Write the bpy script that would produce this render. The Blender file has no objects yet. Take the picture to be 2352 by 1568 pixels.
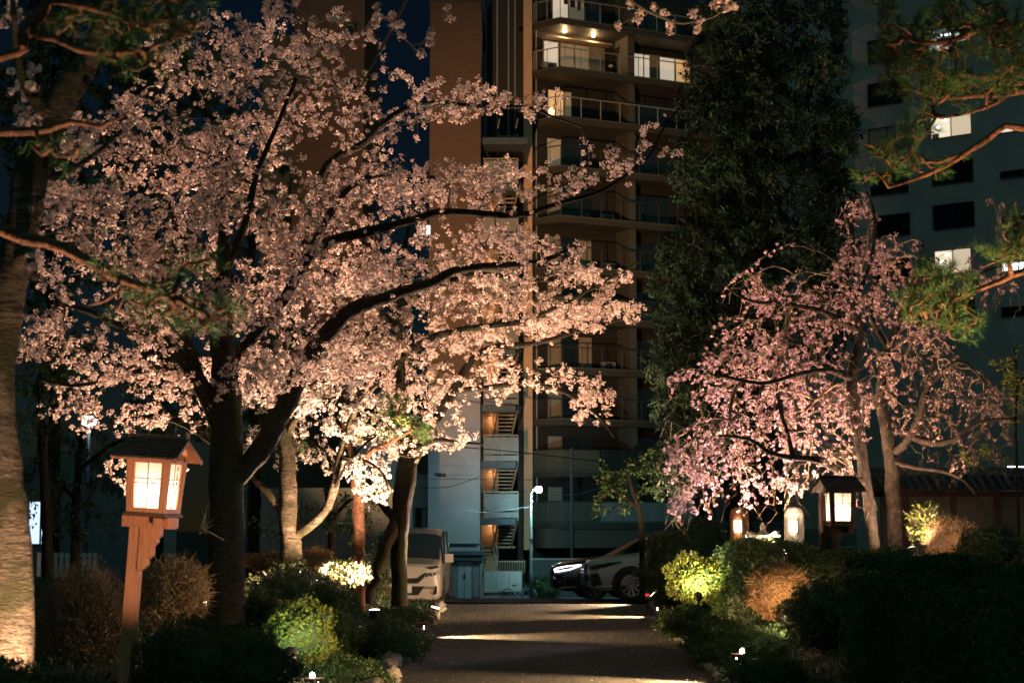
import bpy, math, random
import numpy as np
from mathutils import Vector, Matrix, noise

random.seed(7)
RNG = np.random.default_rng(11)
SC = bpy.context.scene
COL = SC.collection
rad = math.radians

# ------------------------------------------------------------------ camera, sky, moonlight, exposure
EYE = 1.95
FPX, CX, CY = 3790.0, 1176.0, 784.0            # focal length and centre of the 2352 px wide photograph
PITCH = math.atan(424.0 / FPX)
cam_d = bpy.data.cameras.new('camera')
cam = bpy.data.objects.new('camera', cam_d)
COL.objects.link(cam)
cam.location = (0, 0, EYE)
cam.rotation_euler = (math.pi / 2 + PITCH, 0, 0)
cam_d.sensor_width = 36.0
cam_d.lens = 36.0 * FPX / 2352.0
cam_d.clip_start = 0.1
cam_d.clip_end = 2000
cam_d.dof.use_dof = True
cam_d.dof.focus_distance = 25.0
cam_d.dof.aperture_fstop = 2.8
SC.camera = cam

world = bpy.data.worlds.new('World')
SC.world = world
world.use_nodes = True
wn = world.node_tree.nodes
wl = world.node_tree.links
wn.clear()
w_out = wn.new('ShaderNodeOutputWorld')
w_bg = wn.new('ShaderNodeBackground')
w_sky = wn.new('ShaderNodeTexSky')
w_sky.sky_type = 'NISHITA'
w_sky.sun_disc = False
w_sky.sun_elevation = rad(5.0)
w_sky.sun_rotation = rad(150)
w_sky.air_density = 1.0
w_sky.dust_density = 0.0
w_sky.ozone_density = 3.8
w_bg.inputs['Strength'].default_value = 0.0036
wl.new(w_sky.outputs[0], w_bg.inputs['Color'])
wl.new(w_bg.outputs[0], w_out.inputs['Surface'])

moon_d = bpy.data.lights.new('night_sky_glow', 'SUN')
moon_d.energy = 0.27
moon_d.angle = rad(120)
moon_d.color = (0.38, 0.95, 0.88)
moon = bpy.data.objects.new('night_sky_glow', moon_d)
COL.objects.link(moon)
moon.rotation_euler = (rad(42), 0, rad(12))

SC.view_settings.view_transform = 'Standard'
SC.view_settings.look = 'None'
SC.view_settings.exposure = 0.0
SC.view_settings.gamma = 1.0
SC.render.engine = 'CYCLES'
SC.cycles.use_denoising = True
SC.cycles.max_bounces = 5
SC.cycles.diffuse_bounces = 2
SC.cycles.glossy_bounces = 2
SC.cycles.transmission_bounces = 3
SC.cycles.transparent_max_bounces = 4
SC.cycles.sample_clamp_indirect = 3.0
SC.cycles.caustics_reflective = False
SC.cycles.caustics_refractive = False
SC.cycles.use_adaptive_sampling = False


def U(x, y, d):
    """World point at horizontal distance d that lies under the photograph's point x, y."""
    u = (x - CX) / FPX
    v = (CY - y) / FPX
    t = d / (math.cos(PITCH) - v * math.sin(PITCH))
    return Vector((u * t, d, EYE + t * (math.sin(PITCH) + v * math.cos(PITCH))))


def mpp(d):
    return d / FPX


# ------------------------------------------------------------------ materials
MATS = {}


def mat(name, col, rough=0.75, var=0.0, scale=8.0, bump=0.0, bscale=40.0, metal=0.0, spec=0.4, emis=None, estr=0.0,
        coat=0.0, trans=0.0, island=0.0, col2=None, stretch=None):
    m = bpy.data.materials.new(name)
    m.use_nodes = True
    nt = m.node_tree
    n, l = nt.nodes, nt.links
    b = n['Principled BSDF']
    out = n['Material Output']
    b.inputs['Base Color'].default_value = (*col, 1)
    b.inputs['Roughness'].default_value = rough
    b.inputs['Metallic'].default_value = metal
    b.inputs['Specular IOR Level'].default_value = spec
    b.inputs['Coat Weight'].default_value = coat
    colour = None
    tc = None
    if var > 0 or bump > 0 or col2:
        tc = n.new('ShaderNodeTexCoord')
        src = tc.outputs['Object']
        if stretch:
            mp = n.new('ShaderNodeMapping')
            mp.inputs['Scale'].default_value = stretch
            l.new(src, mp.inputs['Vector'])
            src = mp.outputs['Vector']
    if var > 0 or col2:
        nz = n.new('ShaderNodeTexNoise')
        nz.inputs['Scale'].default_value = scale
        nz.inputs['Detail'].default_value = 5
        l.new(src, nz.inputs['Vector'])
        mx = n.new('ShaderNodeMix')
        mx.data_type = 'RGBA'
        ramp = n.new('ShaderNodeMapRange')
        ramp.inputs['From Min'].default_value = 0.32
        ramp.inputs['From Max'].default_value = 0.68
        l.new(nz.outputs['Fac'], ramp.inputs['Value'])
        l.new(ramp.outputs['Result'], mx.inputs['Factor'])
        c2 = col2 if col2 else tuple(min(1, c * (1 + var)) for c in col)
        c1 = col if col2 else tuple(c * (1 - var) for c in col)
        mx.inputs[6].default_value = (*c1, 1)
        mx.inputs[7].default_value = (*c2, 1)
        colour = mx.outputs[2]
    if island > 0:
        g = n.new('ShaderNodeNewGeometry')
        hv = n.new('ShaderNodeHueSaturation')
        mr = n.new('ShaderNodeMapRange')
        mr.inputs['To Min'].default_value = 1 - island
        mr.inputs['To Max'].default_value = 1 + island
        l.new(g.outputs['Random Per Island'], mr.inputs['Value'])
        l.new(mr.outputs['Result'], hv.inputs['Value'])
        if colour is not None:
            l.new(colour, hv.inputs['Color'])
        else:
            hv.inputs['Color'].default_value = (*col, 1)
        colour = hv.outputs['Color']
    if colour is not None:
        l.new(colour, b.inputs['Base Color'])
    if bump > 0:
        nb = n.new('ShaderNodeTexNoise')
        nb.inputs['Scale'].default_value = bscale
        nb.inputs['Detail'].default_value = 6
        l.new(src, nb.inputs['Vector'])
        bp = n.new('ShaderNodeBump')
        bp.inputs['Strength'].default_value = bump
        bp.inputs['Distance'].default_value = 0.03
        l.new(nb.outputs['Fac'], bp.inputs['Height'])
        l.new(bp.outputs['Normal'], b.inputs['Normal'])
    if emis:
        b.inputs['Emission Color'].default_value = (*emis, 1)
        b.inputs['Emission Strength'].default_value = estr
    if trans > 0:
        tr = n.new('ShaderNodeBsdfTranslucent')
        if colour is not None:
            l.new(colour, tr.inputs['Color'])
        else:
            tr.inputs['Color'].default_value = (*col, 1)
        ms = n.new('ShaderNodeMixShader')
        ms.inputs['Fac'].default_value = trans
        l.new(b.outputs[0], ms.inputs[1])
        l.new(tr.outputs[0], ms.inputs[2])
        l.new(ms.outputs[0], out.inputs['Surface'])
    MATS[name] = m
    return m


def tile_mat(name, col, mortar, sx, sy, bumpd=0.3):
    """Small wall tiles with joints, finer than the picture can pick apart."""
    m = mat(name, col, 0.6, spec=0.3)
    nt = m.node_tree
    n, l = nt.nodes, nt.links
    b = n['Principled BSDF']
    tc = n.new('ShaderNodeTexCoord')
    sp = n.new('ShaderNodeSeparateXYZ')
    l.new(tc.outputs['Object'], sp.inputs[0])
    ad = n.new('ShaderNodeMath')
    ad.operation = 'ADD'
    l.new(sp.outputs['X'], ad.inputs[0])
    l.new(sp.outputs['Y'], ad.inputs[1])
    cb = n.new('ShaderNodeCombineXYZ')
    l.new(ad.outputs[0], cb.inputs['X'])
    l.new(sp.outputs['Z'], cb.inputs['Y'])
    br = n.new('ShaderNodeTexBrick')
    br.inputs['Scale'].default_value = 1.0
    br.inputs['Brick Width'].default_value = sx
    br.inputs['Row Height'].default_value = sy
    br.inputs['Mortar Size'].default_value = 0.012
    br.inputs['Color1'].default_value = (*col, 1)
    br.inputs['Color2'].default_value = (*[c * 0.8 for c in col], 1)
    br.inputs['Mortar'].default_value = (*mortar, 1)
    l.new(cb.outputs[0], br.inputs['Vector'])
    l.new(br.outputs['Color'], b.inputs['Base Color'])
    return m


mat('asphalt', (0.075, 0.078, 0.076), 0.85, 0.65, 130, 1.0, 160, spec=0.3)
mat('street_asphalt', (0.035, 0.036, 0.038), 0.8, 0.35, 20, 0.6, 120, spec=0.3)
mat('soil', (0.035, 0.028, 0.02), 0.95, 0.5, 6, 0.8, 25)
mat('concrete', (0.3, 0.3, 0.29), 0.85, 0.15, 2.2, 0.2, 30)
mat('stone', (0.16, 0.15, 0.13), 0.85, 0.4, 9, 0.8, 25)
mat('pale_stone', (0.42, 0.40, 0.35), 0.85, 0.25, 9, 0.5, 30)


def bark_mat(name, pale, dark, moss, patch=1.6, bands=7.0):
    """Cherry bark: ringed by rough bands, blotched with dark patches and moss."""
    m = mat(name, pale, 0.9, spec=0.15)
    nt = m.node_tree
    n, l = nt.nodes, nt.links
    b = n['Principled BSDF']
    tc = n.new('ShaderNodeTexCoord')
    mp = n.new('ShaderNodeMapping')
    mp.inputs['Scale'].default_value = (1, 1, bands)
    l.new(tc.outputs['Object'], mp.inputs['Vector'])
    a = n.new('ShaderNodeTexNoise')
    a.inputs['Scale'].default_value = 5.5
    a.inputs['Detail'].default_value = 8
    a.inputs['Roughness'].default_value = 0.7
    a.inputs['Distortion'].default_value = 1.2
    l.new(mp.outputs['Vector'], a.inputs['Vector'])
    c = n.new('ShaderNodeTexNoise')
    c.inputs['Scale'].default_value = patch
    c.inputs['Detail'].default_value = 6
    l.new(tc.outputs['Object'], c.inputs['Vector'])
    v = n.new('ShaderNodeTexVoronoi')
    v.inputs['Scale'].default_value = 26
    l.new(mp.outputs['Vector'], v.inputs['Vector'])
    r1 = n.new('ShaderNodeMapRange')
    r1.inputs['From Min'].default_value = 0.40
    r1.inputs['From Max'].default_value = 0.60
    l.new(a.outputs['Fac'], r1.inputs['Value'])
    r2 = n.new('ShaderNodeMapRange')
    r2.inputs['From Min'].default_value = 0.46
    r2.inputs['From Max'].default_value = 0.60
    l.new(c.outputs['Fac'], r2.inputs['Value'])
    m1 = n.new('ShaderNodeMix')
    m1.data_type = 'RGBA'
    m1.inputs[6].default_value = (*dark, 1)
    m1.inputs[7].default_value = (*pale, 1)
    l.new(r1.outputs['Result'], m1.inputs['Factor'])
    m2 = n.new('ShaderNodeMix')
    m2.data_type = 'RGBA'
    m2.inputs[7].default_value = (*moss, 1)
    l.new(r2.outputs['Result'], m2.inputs['Factor'])
    l.new(m1.outputs[2], m2.inputs[6])
    l.new(m2.outputs[2], b.inputs['Base Color'])
    ad = n.new('ShaderNodeMath')
    ad.operation = 'MULTIPLY_ADD'
    ad.inputs[1].default_value = 0.5
    l.new(v.outputs['Distance'], ad.inputs[0])
    l.new(a.outputs['Fac'], ad.inputs[2])
    bp = n.new('ShaderNodeBump')
    bp.inputs['Strength'].default_value = 1.0
    bp.inputs['Distance'].default_value = 0.05
    l.new(ad.outputs[0], bp.inputs['Height'])
    l.new(bp.outputs['Normal'], b.inputs['Normal'])
    return m


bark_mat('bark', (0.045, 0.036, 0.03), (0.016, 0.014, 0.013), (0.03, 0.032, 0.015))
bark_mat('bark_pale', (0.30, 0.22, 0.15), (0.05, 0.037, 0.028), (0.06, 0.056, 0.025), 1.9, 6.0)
mat('bark_pine', (0.23, 0.10, 0.055), 0.9, col2=(0.08, 0.045, 0.03), scale=14, bump=1.0, bscale=30, spec=0.15)
mat('bark_weeping', (0.075, 0.055, 0.04), 0.9, col2=(0.022, 0.018, 0.016), scale=12, bump=0.9, bscale=25, spec=0.15)
mat('twig', (0.11, 0.085, 0.06), 0.85, 0.3, 12)
mat('twig_pale', (0.30, 0.21, 0.13), 0.85, 0.3, 12)
mat('petal', (0.80, 0.60, 0.54), 0.7, 0.10, 1.2, island=0.28, trans=0.30, spec=0.1)
mat('petal_white', (0.84, 0.72, 0.66), 0.7, 0.10, 1.2, island=0.2, trans=0.38, spec=0.1)
mat('petal_pink', (0.80, 0.48, 0.47), 0.7, 0.14, 1.2, island=0.25, trans=0.35, spec=0.1)
mat('leaf_dark', (0.045, 0.085, 0.036), 0.55, 0.3, 2, island=0.4, trans=0.25, spec=0.35)
mat('leaf_night', (0.022, 0.046, 0.022), 0.6, 0.4, .8, island=0.5, trans=0.2, spec=0.25)
mat('leaf_mid', (0.055, 0.105, 0.03), 0.5, 0.25, 2, island=0.4, trans=0.3, spec=0.35)
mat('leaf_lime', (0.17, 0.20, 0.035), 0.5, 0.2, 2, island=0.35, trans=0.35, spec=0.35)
mat('leaf_brown', (0.13, 0.085, 0.035), 0.7, 0.3, 3, island=0.4, trans=0.25)
mat('leaf_rust', (0.32, 0.19, 0.085), 0.7, 0.3, 3, island=0.4, trans=0.25)
mat('leaf_gloss', (0.10, 0.12, 0.05), 0.28, 0.3, 3, island=0.4, trans=0.15, spec=0.7)
mat('needle', (0.055, 0.13, 0.03), 0.6, 0.3, 2, island=0.4, trans=0.2)
mat('needle_brown', (0.14, 0.10, 0.04), 0.6, 0.3, 2, island=0.4, trans=0.2)
mat('wood', (0.50, 0.235, 0.115), 0.6, col2=(0.36, 0.15, 0.07), scale=5, bump=0.25, bscale=12, stretch=(9, 9, 1), spec=0.3)
mat('wood_dark', (0.11, 0.055, 0.035), 0.65, col2=(0.06, 0.032, 0.022), scale=5, bump=0.25, bscale=12, stretch=(9, 9, 1), spec=0.25)
mat('shingle', (0.05, 0.045, 0.042), 0.85, 0.35, 14, 0.4, 60, spec=0.2)
mat('roof_clay', (0.055, 0.06, 0.062), 0.55, 0.3, 6, 0.3, 40, spec=0.4)
mat('paper_lit', (0.9, 0.83, 0.72), 0.9, 0.06, 9, emis=(1.0, 0.80, 0.60), estr=0.35, trans=0.75)
mat('ink', (0.01, 0.009, 0.008), 0.9)
mat('lamp_warm', (0.9, 0.8, 0.6), 0.5, emis=(1.0, 0.80, 0.52), estr=14)
mat('lamp_white', (0.9, 0.9, 0.9), 0.5, emis=(0.93, 0.96, 1.0), estr=16)
mat('lamp_street', (0.9, 0.95, 0.95), 0.5, emis=(0.72, 0.98, 1.0), estr=40)
mat('lamp_blue', (0.9, 0.95, 0.95), 0.5, emis=(0.70, 0.86, 1.0), estr=22)
mat('window_cool', (0.6, 0.6, 0.6), 0.6, 0.3, 1.5, emis=(0.62, 0.80, 1.0), estr=1.3)
mat('window_white', (0.6, 0.6, 0.6), 0.6, emis=(0.93, 0.98, 0.95), estr=1.15)
mat('window_cream', (0.6, 0.55, 0.45), 0.6, emis=(1.0, 0.86, 0.62), estr=0.95)
mat('window_amber', (0.6, 0.45, 0.3), 0.6, emis=(1.0, 0.55, 0.22), estr=0.55)
mat('window_hot', (0.6, 0.45, 0.3), 0.6, emis=(1.0, 0.72, 0.30), estr=3.0)
mat('window_pale', (0.6, 0.55, 0.45), 0.6, emis=(1.0, 0.83, 0.62), estr=0.50)
mat('blind_glow', (0.6, 0.52, 0.4), 0.8, 0.1, 6, emis=(1.0, 0.80, 0.54), estr=0.62)
mat('curtain_glow', (0.5, 0.42, 0.3), 0.9, 0.25, 5, emis=(0.8, 0.62, 0.38), estr=0.10, stretch=(9, 9, 0.4))
mat('curtain_dim', (0.30, 0.27, 0.21), 0.9, 0.25, 5, stretch=(9, 9, 0.4))
mat('glass_dark', (0.012, 0.016, 0.018), 0.12, spec=0.5)
mat('frame_dark', (0.05, 0.045, 0.04), 0.5, metal=0.3)
mat('frame_light', (0.35, 0.33, 0.3), 0.5, metal=0.2)
mat('metal_dark', (0.04, 0.045, 0.05), 0.5, 0.2, 10, metal=0.4)
mat('metal_grey', (0.32, 0.34, 0.35), 0.5, 0.12, 6, 0.05, 60, metal=0.3)
mat('steel_beige', (0.38, 0.31, 0.20), 0.55, 0.15, 4, 0.05, 40)
mat('steel_blue', (0.06, 0.085, 0.10), 0.55, 0.2, 5)
mat('panel_grey', (0.22, 0.225, 0.22), 0.65, 0.12, 3, 0.05, 30)
mat('fascia', (0.05, 0.07, 0.07), 0.6, 0.2, 4)
mat('shed_door', (0.34, 0.38, 0.41), 0.55, 0.06, 3)
mat('fence_white', (0.55, 0.56, 0.55), 0.6, 0.1, 4)
mat('plaster_orange', (0.48, 0.28, 0.16), 0.85, 0.1, 3)
mat('render_grey', (0.33, 0.32, 0.33), 0.9, 0.10, 1.2, 0.3, 60)
mat('office_wall', (0.50, 0.40, 0.38), 0.85, 0.12, 0.5, 0.2, 30)
mat('plaster_wall', (0.14, 0.12, 0.1), 0.9, 0.15, 2)
mat('paint_white', (0.42, 0.37, 0.32), 0.28, coat=0.6, spec=0.5)
mat('paint_silver', (0.55, 0.54, 0.52), 0.3, coat=0.6, spec=0.5)
mat('paint_black', (0.008, 0.009, 0.012), 0.16, coat=0.8, spec=0.6)
mat('chrome', (0.6, 0.62, 0.65), 0.15, metal=1.0)
mat('black_trim', (0.012, 0.012, 0.013), 0.45)
mat('rubber', (0.014, 0.014, 0.015), 0.8)
mat('rim_metal', (0.28, 0.28, 0.29), 0.3, metal=0.8)
mat('headlamp', (0.5, 0.45, 0.4), 0.1, metal=0.5, coat=1.0)
mat('led_white', (0.9, 0.9, 1.0), 0.4, emis=(0.80, 0.82, 1.0), estr=6.0)
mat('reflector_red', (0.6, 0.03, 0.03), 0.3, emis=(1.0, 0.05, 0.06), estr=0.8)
mat('cable', (0.015, 0.015, 0.015), 0.7)
mat('lamp_mast', (0.20, 0.22, 0.22), 0.5, 0.1, 4, metal=0.2)
mat('moss', (0.09, 0.10, 0.03), 0.95, 0.4, 10)
tile_mat('tile_pillar', (0.72, 0.46, 0.28), (0.5, 0.33, 0.21), 0.24, 0.07)
tile_mat('tile_shaded', (0.034, 0.032, 0.028), (0.026, 0.025, 0.022), 0.24, 0.07)  # balcony tiles here: shade beyond the flood beam is put into the colour
tile_mat('tile_slab', (0.07, 0.068, 0.055), (0.05, 0.048, 0.04), 0.24, 0.07)
tile_mat('tile_olive', (0.11, 0.105, 0.08), (0.08, 0.075, 0.06), 0.24, 0.07)
tile_mat('tile_tower', (0.13, 0.08, 0.052), (0.095, 0.06, 0.042), 0.30, 0.10)
tile_mat('tile_beige', (0.38, 0.31, 0.19), (0.28, 0.24, 0.15), 0.2, 0.1)


# ------------------------------------------------------------------ mesh helpers
def unit_box():
    return [(-.5, -.5, -.5), (.5, -.5, -.5), (.5, .5, -.5), (-.5, .5, -.5), (-.5, -.5, .5), (.5, -.5, .5), (.5, .5, .5), (-.5, .5, .5)]


BOXF = [(0, 3, 2, 1), (4, 5, 6, 7), (0, 1, 5, 4), (1, 2, 6, 5), (2, 3, 7, 6), (3, 0, 4, 7)]


class MB:
    """Collects shapes; build() links them as one mesh object."""

    def __init__(self):
        self.v, self.f = [], []

    def add(self, vs, fs):
        o = len(self.v)
        self.v += [tuple(p) for p in vs]
        self.f += [tuple(i + o for i in f) for f in fs]
        return self

    def box(self, c, s, rz=0.0, M=None):
        cs, sn = math.cos(rz), math.sin(rz)
        vs = []
        for x, y, z in unit_box():
            x, y, z = x * s[0], y * s[1], z * s[2]
            p = Vector((c[0] + x * cs - y * sn, c[1] + x * sn + y * cs, c[2] + z))
            vs.append(M @ p if M else p)
        return self.add(vs, BOXF)

    def box2(self, a, b):
        return self.box([(a[i] + b[i]) / 2 for i in range(3)], [abs(b[i] - a[i]) for i in range(3)])

    def prism(self, poly, z0, z1):
        n = len(poly)
        vs = [(p[0], p[1], z0) for p in poly] + [(p[0], p[1], z1) for p in poly]
        fs = [tuple(range(n - 1, -1, -1)), tuple(range(n, 2 * n))] + [(i, (i + 1) % n, n + (i + 1) % n, n + i) for i in range(n)]
        return self.add(vs, fs)

    def prism_xz(self, poly, y0, y1):
        n = len(poly)
        vs = [(p[0], y0, p[1]) for p in poly] + [(p[0], y1, p[1]) for p in poly]
        fs = [tuple(range(n)), tuple(range(2 * n - 1, n - 1, -1))] + [(i, n + i, n + (i + 1) % n, (i + 1) % n) for i in range(n)]
        return self.add(vs, fs)

    def bar(self, a, b, w, h=None):
        """Square bar from a to b."""
        h = h or w
        a, b = Vector(a), Vector(b)
        d = (b - a).normalized()
        up = Vector((0, 0, 1)) if abs(d.z) < 0.95 else Vector((0, 1, 0))
        s = d.cross(up).normalized() * w / 2
        t = s.cross(d).normalized() * h / 2
        vs = [a - s - t, a + s - t, a + s + t, a - s + t, b - s - t, b + s - t, b + s + t, b - s + t]
        return self.add(vs, [(0, 1, 2, 3), (7, 6, 5, 4), (0, 4, 5, 1), (1, 5, 6, 2), (2, 6, 7, 3), (3, 7, 4, 0)])

    def tube(self, pts, rs, n=8, cap=True):
        pts = [Vector(p) for p in pts]
        if not hasattr(rs, '__len__'):
            rs = [rs] * len(pts)
        o = len(self.v)
        ref = Vector((0.31, 0.22, 0.92)).normalized()
        for i, p in enumerate(pts):
            d = (pts[min(i + 1, len(pts) - 1)] - pts[max(i - 1, 0)])
            d = d.normalized() if d.length > 1e-9 else Vector((0, 0, 1))
            s = d.cross(ref)
            if s.length < 1e-3:
                s = d.cross(Vector((1, 0, 0)))
            s.normalize()
            t = s.cross(d)
            for k in range(n):
                a = 2 * math.pi * k / n
                self.v.append(tuple(p + (s * math.cos(a) + t * math.sin(a)) * rs[i]))
        for i in range(len(pts) - 1):
            for k in range(n):
                k2 = (k + 1) % n
                self.f.append((o + i * n + k, o + i * n + k2, o + (i + 1) * n + k2, o + (i + 1) * n + k))
        if cap:
            self.f.append(tuple(o + k for k in range(n - 1, -1, -1)))
            e = o + (len(pts) - 1) * n
            self.f.append(tuple(e + k for k in range(n)))
        return self

    def lathe(self, prof, n=16, M=None):
        """prof: (r, z) rows round local z."""
        o = len(self.v)
        for r, z in prof:
            for k in range(n):
                a = 2 * math.pi * k / n
                p = Vector((r * math.cos(a), r * math.sin(a), z))
                self.v.append(tuple(M @ p if M else p))
        for i in range(len(prof) - 1):
            for k in range(n):
                k2 = (k + 1) % n
                self.f.append((o + i * n + k, o + i * n + k2, o + (i + 1) * n + k2, o + (i + 1) * n + k))
        self.f.append(tuple(o + k for k in range(n - 1, -1, -1)))
        e = o + (len(prof) - 1) * n
        self.f.append(tuple(e + k for k in range(n)))
        return self

    def build(self, name, m, parent=None, smooth=False, kind=None, label=None):
        me = bpy.data.meshes.new(name)
        me.from_pydata(self.v, [], self.f)
        return link(name, me, m, parent, smooth, kind, label)


def link(name, me, m, parent=None, smooth=False, kind=None, label=None):
    if m:
        me.materials.append(MATS[m])
    if smooth:
        me.polygons.foreach_set('use_smooth', [True] * len(me.polygons))
    me.update()
    o = bpy.data.objects.new(name, me)
    COL.objects.link(o)
    if parent is not None:
        root = parent
        o.parent = parent
        if root.get('_world', 0):
            o.matrix_parent_inverse = Matrix.Translation(-Vector(root['_base']))
            o['_world'] = 1
            o['_base'] = root['_base']
    if kind:
        o['kind'] = kind
    if label:
        o['label'] = label
    return o


def sub(o_parent, o_child):
    """Hang a world-space mesh under a part that sits in world space too."""
    o_child.parent = o_parent
    o_child.matrix_parent_inverse = Matrix.Identity(4)
    return o_child


def subpart(mb, name, m, part, **k):
    o = mb.build(name, m, None, **k)
    o.parent = part
    return o


def thing(name, label, cat, loc, rot=None, group=None):
    """Empty at the base. With rot=None the parts are given in world space, else in its own space."""
    o = bpy.data.objects.new(name, None)
    o.empty_display_size = 0.2
    COL.objects.link(o)
    o.location = loc
    if rot is None:
        o['_world'] = 1
        o['_base'] = [float(c) for c in loc]
    else:
        o.rotation_euler = rot
    o['label'] = label
    o['category'] = cat
    if group:
        o['group'] = group
    return o


def tag(o, label=None, cat=None, group=None, kind=None):
    for k, v in (('label', label), ('category', cat), ('group', group), ('kind', kind)):
        if v:
            o[k] = v
    return o


def copy_tree(o, parent=None):
    c = o.copy()
    COL.objects.link(c)
    c.parent = parent
    for ch in list(o.children):
        copy_tree(ch, c)
    return c


def quad_mesh(name, V, k=4):
    """V: (n*k, 3) array, every k rows one face."""
    V = np.ascontiguousarray(V, dtype=np.float32)
    nq = len(V) // k
    me = bpy.data.meshes.new(name)
    me.vertices.add(len(V))
    me.vertices.foreach_set('co', V.ravel())
    me.loops.add(len(V))
    me.loops.foreach_set('vertex_index', np.arange(len(V), dtype=np.int32))
    me.polygons.add(nq)
    me.polygons.foreach_set('loop_start', np.arange(0, nq * k, k, dtype=np.int32))
    me.update(calc_edges=True)
    return me


def rand_dirs(n):
    d = RNG.normal(size=(n, 3))
    return d / np.linalg.norm(d, axis=1, keepdims=True)


def leaf_quads(C, D, N, L, W):
    """Diamond leaves: start C, direction D, face normal about N, length L, width W (arrays)."""
    S = np.cross(D, N)
    S /= np.linalg.norm(S, axis=1, keepdims=True) + 1e-9
    L = np.asarray(L).reshape(-1, 1)
    W = np.asarray(W).reshape(-1, 1)
    fold = np.cross(S, D) * W * 0.25
    V = np.empty((len(C), 4, 3))
    V[:, 0] = C
    V[:, 1] = C + D * L * 0.45 + S * W * 0.5 + fold
    V[:, 2] = C + D * L
    V[:, 3] = C + D * L * 0.45 - S * W * 0.5 + fold
    return V.reshape(-1, 3)


def petal_quads(C, R, per, size):
    """Blossom balls: per petals round every centre."""
    n = len(C)
    C2 = np.repeat(C, per, axis=0)
    off = rand_dirs(n * per)
    off *= (RNG.random((n * per, 1)) ** 0.45) * np.repeat(R, per).reshape(-1, 1)
    P = C2 + off
    N = off / (np.linalg.norm(off, axis=1, keepdims=True) + 1e-9) + rand_dirs(n * per) * 0.8
    N /= np.linalg.norm(N, axis=1, keepdims=True)
    A = np.cross(N, rand_dirs(n * per))
    A /= np.linalg.norm(A, axis=1, keepdims=True) + 1e-9
    B = np.cross(N, A)
    s = (size * (0.7 + 0.6 * RNG.random((n * per, 1)))) * 0.5
    V = np.empty((n * per, 5, 3))
    for k in range(5):
        a = 2 * math.pi * k / 5
        rr = s * (0.8 + 0.4 * RNG.random((n * per, 1)))
        V[:, k] = P + A * rr * math.cos(a) + B * rr * math.sin(a)
    return V.reshape(-1, 3)


def catmull(pts, step=0.12):
    """pts: list of (Vector, radius) -> dense list."""
    out = []
    n = len(pts)
    for i in range(n - 1):
        p0, p1, p2, p3 = pts[max(i - 1, 0)][0], pts[i][0], pts[i + 1][0], pts[min(i + 2, n - 1)][0]
        m = max(2, int((p2 - p1).length / step))
        for k in range(m):
            t = k / m
            p = 0.5 * ((2 * p1) + (p2 - p0) * t + (2 * p0 - 5 * p1 + 4 * p2 - p3) * t * t + (3 * p1 - p0 - 3 * p2 + p3) * t ** 3)
            out.append((p, pts[i][1] * (1 - t) + pts[i + 1][1] * t))
    out.append(pts[-1])
    return out


def limb_points(trace, d0, wig=0.0, seed=0):
    """trace rows: x, y, radius in photo pixels, optional depth offset."""
    r = random.Random(seed)
    pts = []
    for row in trace:
        dd = d0 + (row[3] if len(row) > 3 else 0.0)
        p = U(row[0], row[1], dd)
        pts.append((p, max(0.006, row[2] * mpp(dd))))
    den = catmull(pts)
    if wig:
        den = [(p + Vector((r.gauss(0, wig), r.gauss(0, wig), r.gauss(0, wig))) * min(1, q * 8), q * (1 + r.gauss(0, 0.05))) for p, q in den]
    return den


def limb_mesh(name, den, m, parent, n=10):
    mb = MB()
    mb.tube([p for p, _ in den], [q for _, q in den], n)
    return mb.build(name, m, parent, smooth=True)


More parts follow.
